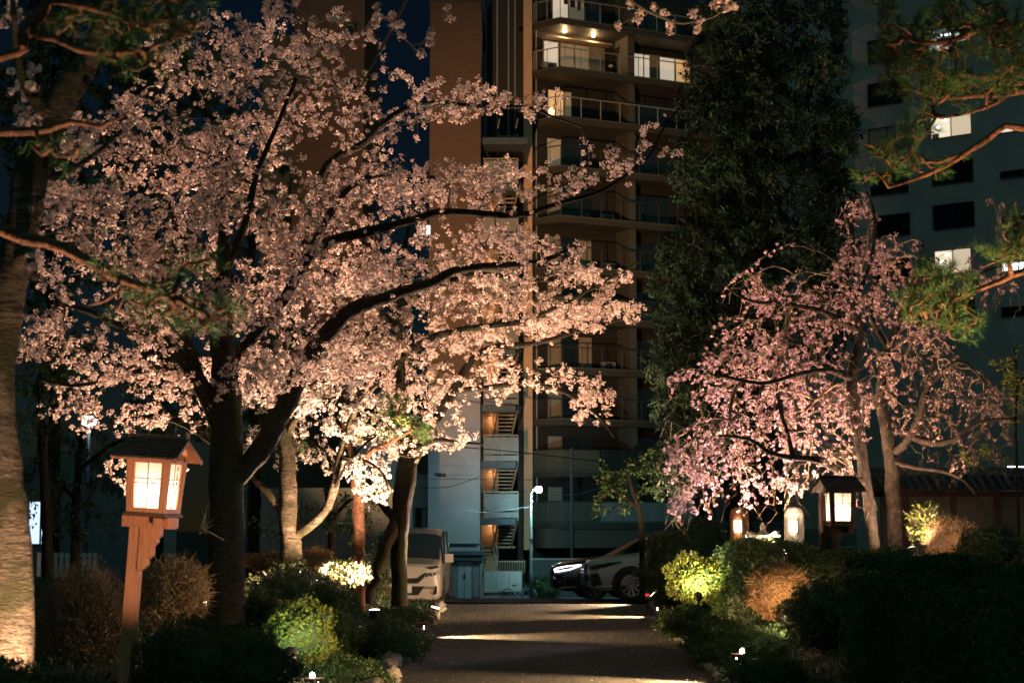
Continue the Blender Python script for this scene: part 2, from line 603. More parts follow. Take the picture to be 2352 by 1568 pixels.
class Twigs:
    """Grows twigs from the limbs to the given tips, then lets blossoms or leaves sit along them."""

    def __init__(self, limbs, minr=0.0):
        self.P = []
        self.par = []
        self.limb = []
        for den in limbs:
            for i, (p, q) in enumerate(den):
                self.P.append((p.x, p.y, p.z))
                self.par.append(-1)
                self.limb.append(True)
        self.paths = []

    def grow(self, tips, sag=0.0, maxlen=3.0, wob=0.05, weep=False):
        base = np.array(self.P)
        T = np.array([tuple(t) for t in tips])
        dist = np.array([np.min(np.sum((base - t) ** 2, axis=1)) for t in T])
        order = np.argsort(dist)
        cap = len(self.P) + len(T) * 6
        A = np.empty((cap, 3))
        A[:len(self.P)] = self.P
        n = len(self.P)
        for ti in order:
            t = T[ti]
            dv = A[:n] - t
            d2 = np.einsum('ij,ij->i', dv, dv)
            if weep:
                d2 = d2 + np.where(A[:n, 2] < t[2] + 0.1, 3.0, 0.0)
            j = int(np.argmin(d2))
            ln = math.sqrt(np.sum((A[j] - t) ** 2))
            if ln > maxlen or ln < 0.05:
                continue
            a = A[j].copy()
            m = max(2, min(6, int(ln / 0.16)))
            path = [j]
            side = RNG.normal(size=3) * wob * ln
            for k in range(1, m + 1):
                s = k / m
                p = a + (t - a) * s + side * math.sin(math.pi * s)
                if weep:
                    h = math.sin(math.pi * s) * 0.22 * ln
                    p[2] += h
                else:
                    p[2] -= sag * math.sin(math.pi * s) * ln
                p += RNG.normal(size=3) * 0.012
                A[n] = p
                self.par.append(path[-1])
                self.limb.append(False)
                path.append(n)
                n += 1
            self.paths.append(path)
        self.A = A[:n]
        cnt = np.zeros(n)
        for path in self.paths:
            cnt[path[-1]] += 1
        for i in range(n - 1, -1, -1):
            p = self.par[i]
            if p >= 0:
                cnt[p] += cnt[i]
        self.cnt = cnt
        return self

    def mesh(self, name, m, parent, r0=0.0035, pw=0.42, sides=4, rmax=0.03):
        mb = MB()
        for path in self.paths:
            pts = [self.A[i] for i in path]
            rs = [min(rmax, r0 * max(1, self.cnt[i]) ** pw) for i in path]
            rs[0] = rs[1]
            mb.tube(pts, rs, sides, cap=False)
        return mb.build(name, m, parent, smooth=True, kind='stuff')

    def along(self, step=0.08, frac=0.7, jit=0.03):
        out, dirs = [], []
        for path in self.paths:
            pts = np.array([self.A[i] for i in path])
            seg = np.linalg.norm(np.diff(pts, axis=0), axis=1)
            tot = seg.sum()
            s = tot
            lim = tot * (1 - frac)
            cum = np.concatenate([[0], np.cumsum(seg)])
            while s >= lim:
                i = min(len(seg) - 1, int(np.searchsorted(cum, s) - 1))
                i = max(i, 0)
                f = (s - cum[i]) / max(seg[i], 1e-6)
                out.append(pts[i] + (pts[i + 1] - pts[i]) * f + RNG.normal(size=3) * jit)
                dirs.append((pts[i + 1] - pts[i]) / max(seg[i], 1e-6))
                s -= step * (0.6 + 0.8 * RNG.random())
        return np.array(out), np.array(dirs)


def tips_in(blobs, d0, spread, per_area, gap=None, gscale=1.0):
    """Random tips in flattened lens-shaped volumes. blobs: x, y, rx, ry [, weight [, depth offset]] in photo pixels."""
    out = []
    for b in blobs:
        w = b[4] if len(b) > 4 else 1.0
        od = b[5] if len(b) > 5 else 0.0
        n = int(b[2] * b[3] * per_area * w)
        for _ in range(n):
            while True:
                a, c, e = RNG.uniform(-1, 1, 3)
                if a * a + c * c + e * e <= 1:
                    break
            p = U(b[0] + a * b[2], b[1] + c * b[3], d0 + od + e * spread)
            if gap is not None and noise.noise(Vector((p.x * gscale, p.y * gscale, p.z * gscale * 1.7))) + .35 * noise.noise(p * 2.6) < gap:
                continue
            out.append(p)
    return out


# ------------------------------------------------------------------ ground, path, street
def path_right(y):
    return 2.31 + 0.029 * (y - 18.45)


PATH_L = -1.37


def smooth(a, b, t):
    t = max(0.0, min(1.0, (t - a) / (b - a)))
    return t * t * (3 - 2 * t)


def ground_z(x, y):
    if y < 34.6:
        z = 0.011 * y
    elif y < 41:
        z = 0.38 - 0.2 * smooth(34.6, 36.2, y)
    elif y < 47:
        z = 0.18 - 0.40 * (y - 41) / 6
    elif y < 80:
        z = -0.22 - 1.6 * (y - 47) / 33
    else:
        z = -1.82
    if y < 33.8:
        e = max(PATH_L - x, x - path_right(y))
        z += 0.10 * smooth(0.02, 0.25, e) + 0.35 * smooth(0.3, 3.0, e)
        z -= 0.03
    elif y < 46:
        e = max(-3.6 - x, x - 8.5)
        z += -0.03 + 0.4 * smooth(0, 2.5, e)
    else:
        z -= 0.03
    return z


xs = sorted(set([-400, -200, -90, -50, -35] + [round(-25 + i * 0.5, 3) for i in range(101)] + [35, 50, 90, 200, 400] +
            [PATH_L - 0.02, PATH_L - 0.12, PATH_L - 0.3, PATH_L]))
ys = sorted(set([-60, -20, -5, 0] + [round(4 + i * 0.6, 3) for i in range(76)] + [52, 60, 70, 80, 90, 100, 120, 200, 400, 1200] + [33.8, 33.9, 34.6]))
gm = MB()
for y in ys:
    for x in xs:
        gm.v.append((x, y, ground_z(x, y)))
nx = len(xs)
for j in range(len(ys) - 1):
    for i in range(nx - 1):
        gm.f.append((j * nx + i, j * nx + i + 1, (j + 1) * nx + i + 1, (j + 1) * nx + i))
tag(gm.build('ground', 'soil', smooth=True), kind='structure')

pm = MB()
py_ = [-4 + i * 1.0 for i in range(39)]
for y in py_:
    y2 = min(y, 34.55)
    for s in (0, 0.25, 0.5, 0.75, 1):
        xx = PATH_L + (path_right(y2) - PATH_L) * s
        pm.v.append((xx, y2, 0.011 * y2 + 0.012 * math.sin(s * math.pi)))
for j in range(len(py_) - 1):
    for i in range(4):
        pm.f.append((j * 5 + i, j * 5 + i + 1, (j + 1) * 5 + i + 1, (j + 1) * 5 + i))
path = tag(pm.build('path', 'asphalt', smooth=True), kind='structure')
st = MB()
st.add([(-3.6, 34.56, 0.385), (8.5, 34.56, 0.385), (8.5, 36.2, 0.19), (-3.6, 36.2, 0.19), (8.5, 41, 0.19), (-3.6, 41, 0.19),
        (8.5, 47, -0.21), (-3.6, 47, -0.21), (8.5, 80, -1.8), (-3.6, 80, -1.8)], [(0, 1, 2, 3), (3, 2, 4, 5), (5, 4, 6, 7), (7, 6, 8, 9)])
tag(st.build('street', 'street_asphalt'), kind='structure')
fs = MB()
fs.add([(-30, 78.5, -1.79), (30, 78.5, -1.79), (30, 83.0, -1.79), (-30, 83.0, -1.79)], [(0, 1, 2, 3)])
tag(fs.build('far_street', 'street_asphalt'), kind='structure')
pv = MB()
pv.box2((-30, 83.0, -1.9), (30, 90, -1.68))
tag(pv.build('far_pavement', 'concrete'), kind='structure')


def rock(r, seed, sx=1, sy=1, sz=1):
    rr = random.Random(seed)
    mb = MB()
    n, k = 9, 6
    off = [rr.uniform(0, 6) for _ in range(6)]
    for i in range(k + 1):
        ph = math.pi * i / k
        for j in range(n):
            th = 2 * math.pi * j / n
            d = r * (1 + 0.16 * math.sin(3 * th + off[0]) * math.sin(2 * ph + off[1]) + 0.12 * math.sin(5 * ph + off[2] + th) + rr.uniform(-0.05, 0.05))
            mb.v.append((d * sx * math.sin(ph) * math.cos(th), d * sy * math.sin(ph) * math.sin(th), d * sz * math.cos(ph)))
    for i in range(k):
        for j in range(n):
            j2 = (j + 1) % n
            mb.f.append((i * n + j, (i + 1) * n + j, (i + 1) * n + j2, i * n + j2))
    return mb


# edging stones along both sides of the path, pieces of the path
rock_me = []
for i in range(5):
    o = rock(0.13, 40 + i, 1.0, 1.25, 0.75).build('edging_stone', 'stone', smooth=True)
    rock_me.append(o.data)
    bpy.data.objects.remove(o)
y = 15.5
i = 0
while y < 33.6:
    for side in (-1, 1):
        xx = (PATH_L - 0.10) if side < 0 else path_right(y) + 0.10
        o = bpy.data.objects.new('edging_stone', rock_me[(i * 2 + (side > 0)) % 5])
        COL.objects.link(o)
        o.parent = path
        s = random.uniform(0.7, 1.25)
        o.location = (xx + random.uniform(-.05, .05), y + random.uniform(-.08, .08), 0.011 * y + 0.03)
        o.scale = (s, s, s * random.uniform(0.8, 1.2))
        o.rotation_euler = (0, 0, random.uniform(0, 6))
    y += 0.36
    i += 1

# ------------------------------------------------------------------ buildings at the end of the street
def window(bld, O, ex, n, s0, s1, z0, z1, pane_m, frame_m='frame_dark', nv=2, curtain=None, depth=0.06, rail=None):
    """A window on a facade. O + ex*s along the wall, n outwards."""
    fr = MB()
    fw = 0.06

    def pt(s, z, q):
        return O + ex * s + n * q + Vector((0, 0, z))

    def slab(mb, sa, sb, za, zb, qa, qb):
        vs = [pt(sa, za, qa), pt(sb, za, qa), pt(sb, za, qb), pt(sa, za, qb), pt(sa, zb, qa), pt(sb, zb, qa), pt(sb, zb, qb), pt(sa, zb, qb)]
        mb.add(vs, BOXF)
    slab(fr, s0, s1, z0, z0 + fw, 0.005, depth)
    slab(fr, s0, s1, z1 - fw, z1, 0.005, depth)
    slab(fr, s0, s0 + fw, z0 + fw, z1 - fw, 0.005, depth)
    slab(fr, s1 - fw, s1, z0 + fw, z1 - fw, 0.005, depth)
    for k in range(1, nv):
        s = s0 + (s1 - s0) * k / nv
        slab(fr, s - 0.03, s + 0.03, z0 + fw, z1 - fw, 0.005, depth - 0.01)
    f = fr.build('window', frame_m, bld)
    for k in range(nv):
        a = s0 + (s1 - s0) * k / nv + 0.035
        b = s0 + (s1 - s0) * (k + 1) / nv - 0.035
        pm_ = pane_m[k % len(pane_m)] if isinstance(pane_m, (list, tuple)) else pane_m
        mb = MB()
        slab(mb, a, b, z0 + fw, z1 - fw, 0.008, 0.02)
        subpart(mb, 'pane', pm_, f)
    if curtain:
        for c0, c1, cm in curtain:
            mb = MB()
            k = 16
            for i in range(k + 1):
                s = c0 + (c1 - c0) * i / k
                q = 0.028 + 0.012 * (i % 2)
                mb.v += [tuple(pt(s, z0 + fw, q)), tuple(pt(s, z1 - fw, q))]
            for i in range(k):
                mb.f.append((2 * i, 2 * i + 2, 2 * i + 3, 2 * i + 1))
            subpart(mb, 'curtain', cm, f)
    return f


EX, NF = Vector((1, 0, 0)), Vector((0, -1, 0))
GZ = -1.8

# grey block with the blank wall, left of the steel stair
Y0 = 82.0
xl, xr = U(985, 800, Y0).x, U(1103, 800, Y0).x
zt = U(1050, 4, Y0).z
b = thing('apartment_block', 'grey rendered apartment block with a blank wall beside the steel stair', 'building', (xl, Y0, GZ))
m = MB()
zsp = U(1050, 885, Y0).z
m.box2((xl, Y0, 1.1), (xr, Y0 + 9, zsp))
m.build('wall', 'render_grey', b)
m = MB()
m.box2((xl - 0.02, Y0 - 0.02, zsp), (xr, Y0 + 9, zt))
m.build('upper_wall', 'tile_tower', b)
m = MB()
m.box2((U(820, 800, Y0).x, Y0 + 0.35, GZ), (xl + 0.004, Y0 + 8.5, U(900, 1010, Y0).z))
m.build('wing', 'render_grey', b)
m = MB()
m.box2((xl + 0.003, Y0 + 0.2, GZ), (xr - 0.01, Y0 + 8.8, 1.1))
m.build('plinth', 'render_grey', b)
m = MB()
m.box2((xl - 0.1, Y0 - 0.12, zt), (xr + 0.1, Y0 + 9.1, zt + 0.35))
m.build('parapet', 'fascia', b)
O = Vector((0, Y0, 0))
for (x0, x1, ya, yb, pm_) in ((953, 988, 1232, 1165, 'curtain_dim'), (953, 990, 1088, 1040, 'glass_dark'), (963, 992, 545, 515, 'window_white')):
    a, c = U(x0, ya, Y0 + (0 if x0 > 985 else 0.35)), U(x1, yb, Y0)
    window(b, Vector((0, Y0 + 0.35, 0)) if x1 < 992 else O, EX, NF, a.x, min(c.x, xl - 0.03) if x1 < 992 else c.x, a.z, c.z, pm_ if pm_ != 'curtain_dim' else ['glass_dark', 'curtain_dim'])
for py in (985, 1140, 840):                    # thin expansion joints
    z = U(1040, py, Y0).z
    m = MB()
    m.box2((xl + 0.02, Y0 - 0.012, z), (xr - 0.02, Y0 - 0.002, z + 0.035))
    m.build('joint_strip', 'concrete', b)
for px in (1012, 1021):
    p = U(px, 1141 - 50, Y0)
    m = MB()
    m.lathe([(0.09, 0), (0.09, 0.1), (0.02, 0.14)], 10, Matrix.Translation(p) @ Matrix.Rotation(math.pi / 2, 4, 'X'))
    m.build('vent_hood', 'metal_dark', b)

# meter shed in front of the grey block
ys_ = 81.2
xa, xb = U(1029, 1300, ys_).x, U(1107, 1300, ys_).x
zb_ = U(1060, 1375, ys_).z
zt_ = U(1060, 1287, ys_).z
sh = thing('meter_shed', 'pale steel meter shed with double doors and louvred sides below the grey wall', 'shed', (xa, ys_, zb_))
m = MB()
m.box2((xa, ys_, zb_), (xb, ys_ + 0.7, zt_))
m.build('housing', 'panel_grey', sh)
m = MB()
m.box2((xa - 0.08, ys_ - 0.18, zt_), (xb + 0.1, ys_ + 0.75, zt_ + 0.28))
rf = m.build('roof', 'fascia', sh)
m = MB()
m.box2((xa - 0.2, ys_ - 0.25, zt_ + 0.28), (xb + 0.1, ys_ + 0.78, zt_ + 0.46))
subpart(m, 'eave_board', 'steel_blue', rf)
xm = (xa + xb) / 2
dw = (xb - xa)
for s in (-1, 1):
    m = MB()
    x0_, x1_ = sorted((xm + s * 0.012 - 0.02, xm - 0.02 + s * dw * 0.205))
    m.box2((x0_, ys_ - 0.04, zb_ + 0.04), (x1_, ys_ - 0.003, zt_ - 0.05))
    dr = m.build('door', 'shed_door', sh)
    if s > 0:
        m = MB()
        m.box2((xm - 0.04, ys_ - 0.07, zb_ + 1.0), (xm + 0.03, ys_ - 0.041, zb_ + 1.2))
        subpart(m, 'handle', 'black_trim', dr)
    lx0, lx1 = (xa + 0.04, xm - 0.05 - dw * 0.215) if s < 0 else (xm + dw * 0.215, xb - 0.16)
    m = MB()
    k = 26
    for i in range(k):
        z = zb_ + 0.12 + (zt_ - zb_ - 0.35) * i / k
        m.add([(lx0, ys_ - 0.01, z + 0.06), (lx1, ys_ - 0.01, z + 0.06), (lx1, ys_ - 0.05, z), (lx0, ys_ - 0.05, z),
               (lx0, ys_ - 0.01, z + 0.05), (lx1, ys_ - 0.01, z + 0.05), (lx1, ys_ - 0.05, z - 0.01), (lx0, ys_ - 0.05, z - 0.01)], BOXF)
    m.build('louver', 'panel_grey', sh, kind='stuff')
m = MB()
m.box2((xb - 0.11, ys_ - 0.06, zb_), (xb - 0.04, ys_ - 0.004, zt_ - 0.05))
m.build('corner_post', 'metal_grey', sh)

# steel escape stair between the grey block and the tiled pillar
YS = 83.0
ST_H = 2.83
zst0 = U(1150, 1190, YS).z
sx0, sx1 = xr + 0.02, U(1190, 1000, YS).x
sw = sx1 - sx0
stair = thing('escape_stair', 'open steel escape stair zigzagging up beside the orange tiled pillar', 'staircase', (sx0, YS, GZ))
m = MB()
m.box2((sx0, YS + 4.2, GZ), (sx0 + 0.85, YS + 4.3, zst0 + 7 * ST_H - 0.4))
m.build('back_wall', 'plaster_orange', stair)
lights_stair = []
for k in range(-1, 7):
    z = zst0 + k * ST_H
    if k >= 0:
        m = MB()
        m.box2((sx0, YS, z - 0.32), (sx1 - 0.12, YS + 1.25, z))
        m.build('landing', 'steel_blue', stair)
        m = MB()
        m.box2((sx0 + 0.18, YS - 0.05, z + 0.38), (sx1, YS - 0.015, z + 1.22))
        m.build('guard_panel', 'panel_grey', stair)
        m = MB()
        m.box2((sx0 + 0.18, YS - 0.05, z + 0.04), (sx1, YS - 0.015, z + 0.31))
        m.build('toe_panel', 'panel_grey', stair)
        for px_ in (0.14, sw * 0.55, sw - 0.03):
            m = MB()
            m.box2((sx0 + px_, YS - 0.012, z), (sx0 + px_ + 0.05, YS + 0.04, z + 1.3))
            m.build('guard_post', 'steel_beige', stair)
        m = MB()
        m.box2((sx0 + 0.1, YS - 0.03, z + 1.3), (sx1, YS + 0.03, z + 1.35))
        m.build('hand_rail', 'steel_beige', stair)
    # flight up and away on the far side, flight back on the near side of the well
    for f in (0, 1):
        x0_, x1_ = (sx0 + sw * 0.42, sx1 - 0.22) if f == 1 else (sx0 + 0.05, sx0 + sw * 0.36)
        za = z + (0 if f == 0 else ST_H / 2)
        ya, yb = (YS + 1.25, YS + 3.2) if f == 0 else (YS + 3.2, YS + 1.25)
        for s in range(8):
            t = (s + 0.5) / 8
            m = MB()
            yc = ya + (yb - ya) * t
            sh_ = (t - .5) * (.34 if f == 1 else -.30)
            m.box2((x0_ + sh_, yc - 0.13, za + ST_H / 2 * (s + 1) / 8 - 0.05), (x1_ + sh_, yc + 0.13, za + ST_H / 2 * (s + 1) / 8))
            m.build('tread', 'steel_beige', stair)
        for xx in (x0_ - 0.04, x1_ + 0.04):
            m = MB()
            sk = .17 if f == 1 else -.15
            m.bar((xx - sk, ya, za + 0.02), (xx + sk, yb, za + ST_H / 2), 0.05, 0.22)
            m.build('stringer', 'steel_beige', stair)
            m = MB()
            m.bar((xx - sk, ya, za + 0.95), (xx + sk, yb, za + ST_H / 2 + 0.9), 0.045, 0.06)
            m.build('stair_rail', 'steel_beige', stair)
    if k < 6:
        m = MB()
        m.box2((sx0, YS + 3.2, z + ST_H / 2 - 0.1), (sx1 - 0.15, YS + 4.1, z + ST_H / 2))
        m.build('half_landing', 'steel_beige', stair)
    lights_stair.append((sx0 + 0.4, YS + 2.2, z + ST_H - 0.5))
m = MB()
m.box2((sx0, YS - 0.05, zst0 + 7 * ST_H - 0.75), (sx1 + 0.5, YS + 4.2, zst0 + 7 * ST_H - 0.4))
m.build('canopy', 'steel_blue', stair)
for i, p in enumerate(lights_stair):
    m = MB()
    m.box2((p[0] - 0.1, YS + 4.12, p[2] + 0.12), (p[0] + 0.1, YS + 4.19, p[2] + 0.18))
    m.build('stair_lamp', 'window_amber', stair)
    ld = bpy.data.lights.new('stair_lamp_light', 'POINT')
    ld.energy = 7
    ld.color = (1.0, 0.62, 0.30)
    ld.shadow_soft_size = 0.08
    lo = bpy.data.objects.new('stair_lamp_light', ld)
    COL.objects.link(lo)
    lo.location = (p[0] + 0.1, YS + 3.9, p[2] - 0.05)

# balcony block
YB = 88.0
ANG = rad(25.4)
E = Vector((math.cos(ANG), math.sin(ANG), 0))
N = Vector((math.sin(ANG), -math.cos(ANG), 0))
O = U(1224, 800, YB)
O.z = 0
SH = 2.72
zb0 = U(1224, 1086, YB).z
bal = thing('balcony_apartments', 'tall tiled apartment building with deep balconies behind the street lamp', 'building', (O.x, O.y, GZ))
ztop = zb0 + 10 * SH


def PB(s, q, z):
    return O + E * s + N * q + Vector((0, 0, z))


def slabB(mb, s0, s1, q0, q1, z0, z1):
    vs = [PB(s0, q1, z0), PB(s1, q1, z0), PB(s1, q0, z0), PB(s0, q0, z0), PB(s0, q1, z1), PB(s1, q1, z1), PB(s1, q0, z1), PB(s0, q0, z1)]
    return mb.add(vs, BOXF)


slabB(MB(), 0, 1, 0, 1, 0, 1)
m = MB()
slabB(m, 0.0, 16.2, -6.0, -0.25, GZ, ztop)
m.build('wall', 'tile_shaded', bal)
px0, px1 = U(1203, 800, 87.4).x, U(1223, 800, 87.4).x
m = MB()
m.box2((px0, 87.4, U(1210, 1262, 87.4).z), (px1, 88.6, ztop))
m.build('pillar', 'tile_pillar', bal)
m = MB()
m.box2((U(1128, 400, 89).x, 89.0, U(1160, 345, 89).z), (px0 - 0.003, 95, ztop))
m.build('side_wall', 'tile_shaded', bal)
m = MB()
m.box2((U(1189, 400, 88.2).x, 88.2, GZ), (px0 - 0.004, 88.7, ztop - 3))
m.build('recess_wall', 'tile_shaded', bal)
for px in (1142, 1168, 1183):
    p = U(px, 120, 89)
    m = MB()
    m.tube([(p.x, 88.94, U(px, 340, 89).z), (p.x, 88.94, ztop - 1)], 0.05, 6)
    m.build('drain_pipe', 'metal_grey', bal)
S1 = 0.95
poly_in = [PB(0.0, -0.24, 0), PB(S1, 1.5, 0), PB(16, 1.5, 0), PB(16, -0.24, 0)]
for k in range(-1, 10):
    z = zb0 + k * SH
    m = MB()
    m.prism([(p.x, p.y) for p in poly_in], z - 0.22, z + 0.06)
    sl = m.build('balcony_slab', 'tile_slab', bal)
    m = MB()
    pe = [PB(0.02, -0.1, 0), PB(S1 - 0.02, 1.54, 0), PB(16, 1.54, 0), PB(16, 1.46, 0), PB(S1 + 0.02, 1.46, 0), PB(0.12, -0.1, 0)]
    m.prism([(p.x, p.y) for p in pe], z + 0.061, z + 0.15)
    subpart(m, 'edge_band', 'tile_olive', sl)
    # guard rail
    m = MB()
    a, c, e = PB(0.08, 0.02, z + 1.22), PB(S1, 1.5, z + 1.22), PB(15.8, 1.5, z + 1.22)
    m.bar(a, c, 0.06, 0.05)
    m.bar(c, e, 0.06, 0.05)
    m.build('guard_rail', 'frame_light' if k > 6 else 'frame_dark', bal)
    posts = [PB(0.08 + (S1 - 0.08) * t, 0.02 + 1.48 * t, 0) for t in (0, 0.5, 1)] + [PB(s, 1.5, 0) for s in (2.2, 3.4, 4.6, 5.8, 7.0, 8.2, 9.4)]
    for p in posts:
        m = MB()
        m.box2((p.x - 0.022, p.y - 0.022, z + 0.15), (p.x + 0.022, p.y + 0.022, z + 1.2))
        m.build('guard_post', 'frame_light' if k > 6 else 'frame_dark', bal)
    if k <= 0 or k == 3:
        pm_ = MB()
        vs = [PB(0.05, 0.0, 0), PB(S1, 1.53, 0), PB(3.2, 1.53, 0), PB(3.2, 1.51, 0), PB(S1, 1.51, 0), PB(0.09, 0.0, 0)]
        pm_.prism([(p.x, p.y) for p in vs], z + 0.17, z + 1.18)
        pm_.build('guard_panel', 'tile_olive', bal)
        pm_ = MB()
        slabB(pm_, 3.25, 9.0, 1.50, 1.52, z + 0.17, z + 1.18)
        pm_.build('guard_panel', 'panel_grey' if k == -1 else 'glass_dark', bal)
    for s in (5.3, 10.8):
        m = MB()
        slabB(m, s, s + 0.42, -0.249, 1.2, z + 0.064, z + SH - 0.222)
        m.build('party_wall', 'tile_olive', bal)
    # windows of the storey
    WO = O + N * (-0.25)
    zz0, zz1 = z + 0.12, z + 2.05
    if k == 8:
        window(bal, WO, E, N, 0.75, 4.6, zz0, zz1, ['window_pale', 'glass_dark', 'glass_dark', 'glass_dark'], 'steel_beige', 4,
               [(1.85, 2.7, 'curtain_glow'), (2.75, 3.6, 'curtain_glow'), (3.7, 4.5, 'curtain_dim')])
        window(bal, WO, E, N, 6.1, 10.2, zz0, zz1, ['window_pale', 'window_pale', 'window_pale', 'window_amber'], 'frame_light', 4, [(6.1, 6.5, 'curtain_dim'), (7.5, 8.2, 'curtain_dim')])
        m = MB()
        slabB(m, 0.65, 4.8, -0.24, 0.35, z + 2.1, z + 2.18)
        m.build('awning', 'steel_beige', bal)
    elif k == 7:
        window(bal, WO, E, N, 1.0, 2.55, zz0, zz1, ['window_amber', 'window_amber', 'curtain_glow'], 'frame_dark', 3)
        p = PB(1.25, -0.2, z + 0.75)
        m = MB()
        m.lathe([(0.05, -0.18), (0.16, -0.05), (0.17, 0.1), (0.08, 0.2)], 12, Matrix.Translation(p))
        m.build('table_lamp', 'window_hot', bal)
        window(bal, WO, E, N, 6.2, 8.6, zz0, zz1, 'glass_dark', 'frame_dark', 3)
    elif k == 9:
        window(bal, WO, E, N, 1.3, 4.4, zz0, zz1, ['window_pale', 'curtain_glow', 'glass_dark'], 'steel_beige', 3)
        window(bal, WO, E, N, 6.2, 9.6, zz0, zz1, 'glass_dark', 'frame_dark', 3)
    elif k in (4, 2):
        window(bal, WO, E, N, 0.9, 3.8, zz0, zz1, 'glass_dark', 'frame_dark', 3, [(1.0, 1.8, 'curtain_dim'), (2.9, 3.7, 'curtain_dim')])
        window(bal, WO, E, N, 6.2, 8.8, zz0, zz1, 'glass_dark', 'frame_dark', 3)
    else:
        window(bal, WO, E, N, 0.9, 3.8, zz0, zz1, 'glass_dark', 'frame_dark', 3, [(1.0, 1.9, 'curtain_glow' if k == 6 else 'curtain_dim')])
        window(bal, WO, E, N, 6.2, 8.8, zz0, zz1, 'glass_dark', 'frame_dark', 3)
    m = MB()
    m.tube([PB(0.3, -0.15, z + 0.07), PB(0.3, -0.15, z + SH - 0.23)], 0.04, 6)
    m.build('drain_pipe', 'frame_light', bal)
# ceiling lamps of the lit balcony
z8 = zb0 + 9 * SH - 0.23
for s in (1.75, 3.55):
    p = PB(s, 0.45, z8)
    m = MB()
    m.lathe([(0.11, 0), (0.11, -0.05), (0.08, -0.07)], 12, Matrix.Translation(p))
    m.build('ceiling_lamp', 'lamp_warm', bal)
    ld = bpy.data.lights.new('ceiling_lamp_light', 'POINT')
    ld.energy = 70
    ld.color = (1.0, 0.60, 0.28)
    ld.shadow_soft_size = 0.06
    lo = bpy.data.objects.new('ceiling_lamp_light', ld)
    COL.objects.link(lo)
    lo.location = p + Vector((0, 0, -0.14))
p = PB(0.95, 0.15, zb0 + 8 * SH + 0.07)
m = MB()
m.box((p.x, p.y, p.z + 0.3), (0.8, 0.3, 0.6), ANG)
acu = m.build('air_conditioner', 'panel_grey', bal)
m = MB()
q = p + N * 0.17 + Vector((0, 0, 0.3))
m.lathe([(0.24, 0), (0.24, 0.02), (0.05, 0.03)], 14, Matrix.Translation(q) @ Matrix.Rotation(ANG, 4, 'Z') @ Matrix.Rotation(math.pi / 2, 4, 'X'))
subpart(m, 'fan_grille', 'metal_dark', acu)
for i, dz in enumerate((0.55, 1.0)):
    p = PB(4.95, -0.1, zb0 + 8 * SH + dz)
    m = MB()
    m.lathe([(0.03, -0.1), (0.17, -0.06), (0.15, 0.08), (0.05, 0.14)], 12, Matrix.Translation(p))
    m.build('wall_cowl', 'frame_light', bal)
# ground floor: beige band, dark recess below
m = MB()
slabB(m, 0.05, 20, 0.2, 1.35, U(1224, 1258, 87).z, zb0 - SH - 0.222)
m.build('ground_floor_band', 'tile_olive', bal)
m = MB()
p = PB(1.45, 1.6, 0)
m.box2((p.x - 0.06, p.y - 0.06, GZ + 1.9), (p.x + 0.06, p.y + 0.06, zb0 + 1.3))
m.build('down_pipe', 'metal_dark', bal)

for i in range(6):                               # washing on the top balcony
    g0 = PB(1.6 + i * .42, .9, zb0 + 9 * SH + 1.75)
    hh, ww = .62 + .12 * (i % 3), .16 + .03 * (i % 2)
    m = MB()
    prof = [(-.03, 0), (.03, 0), (ww, -.10), (ww * .7, -.2), (ww * .75, -hh), (-ww * .75, -hh), (-ww * .7, -.2), (-ww, -.10)]
    vs = [g0 + E * u + N * q + Vector((0, 0, z_)) for q in (.02, -.02) for u, z_ in prof]
    k_ = len(prof)
    m.add(vs, [tuple(range(k_)), tuple(range(2 * k_ - 1, k_ - 1, -1))] + [(j, k_ + j, k_ + (j + 1) % k_, (j + 1) % k_) for j in range(k_)])
    tag(m.build('hanging_garment', 'black_trim' if i % 2 else 'frame_dark'), ('first', 'second', 'third', 'fourth', 'fifth', 'sixth')[i] + ' dark garment from the left, hung out to dry on the topmost balcony', 'garment', 'washing on the top balcony')
for k in (0, 2, 4, 5, 6):
    p = PB(4.5, .15, zb0 + k * SH + .07)
    m = MB()
    m.box((p.x, p.y, p.z + .3), (.8, .3, .6), ANG)
    acu = m.build('air_conditioner', 'panel_grey', bal)
    m = MB()
    q = p + N * .17 + Vector((0, 0, .3))
    m.lathe([(.24, 0), (.24, .02), (.05, .03)], 14, Matrix.Translation(q) @ Matrix.Rotation(ANG, 4, 'Z') @ Matrix.Rotation(math.pi / 2, 4, 'X'))
    subpart(m, 'fan_grille', 'metal_dark', acu)

bw = thing('boundary_wall', 'low dark concrete wall behind the street lamp and shrubs', 'wall', (U(1228, 1300, 85.5).x, 85.5, GZ))
m = MB()
m.box2((U(1224, 1300, 85.5).x, 85.5, GZ), (U(1700, 1300, 85.5).x, 85.7, U(1224, 1285, 85.5).z))
m.build('wall_panel', 'fascia', bw)
m = MB()
m.box2((U(1222, 1300, 85.5).x, 85.46, U(1224, 1285, 85.5).z), (U(1702, 1300, 85.5).x, 85.74, U(1224, 1285, 85.5).z + 0.08))
m.build('coping', 'concrete', bw)

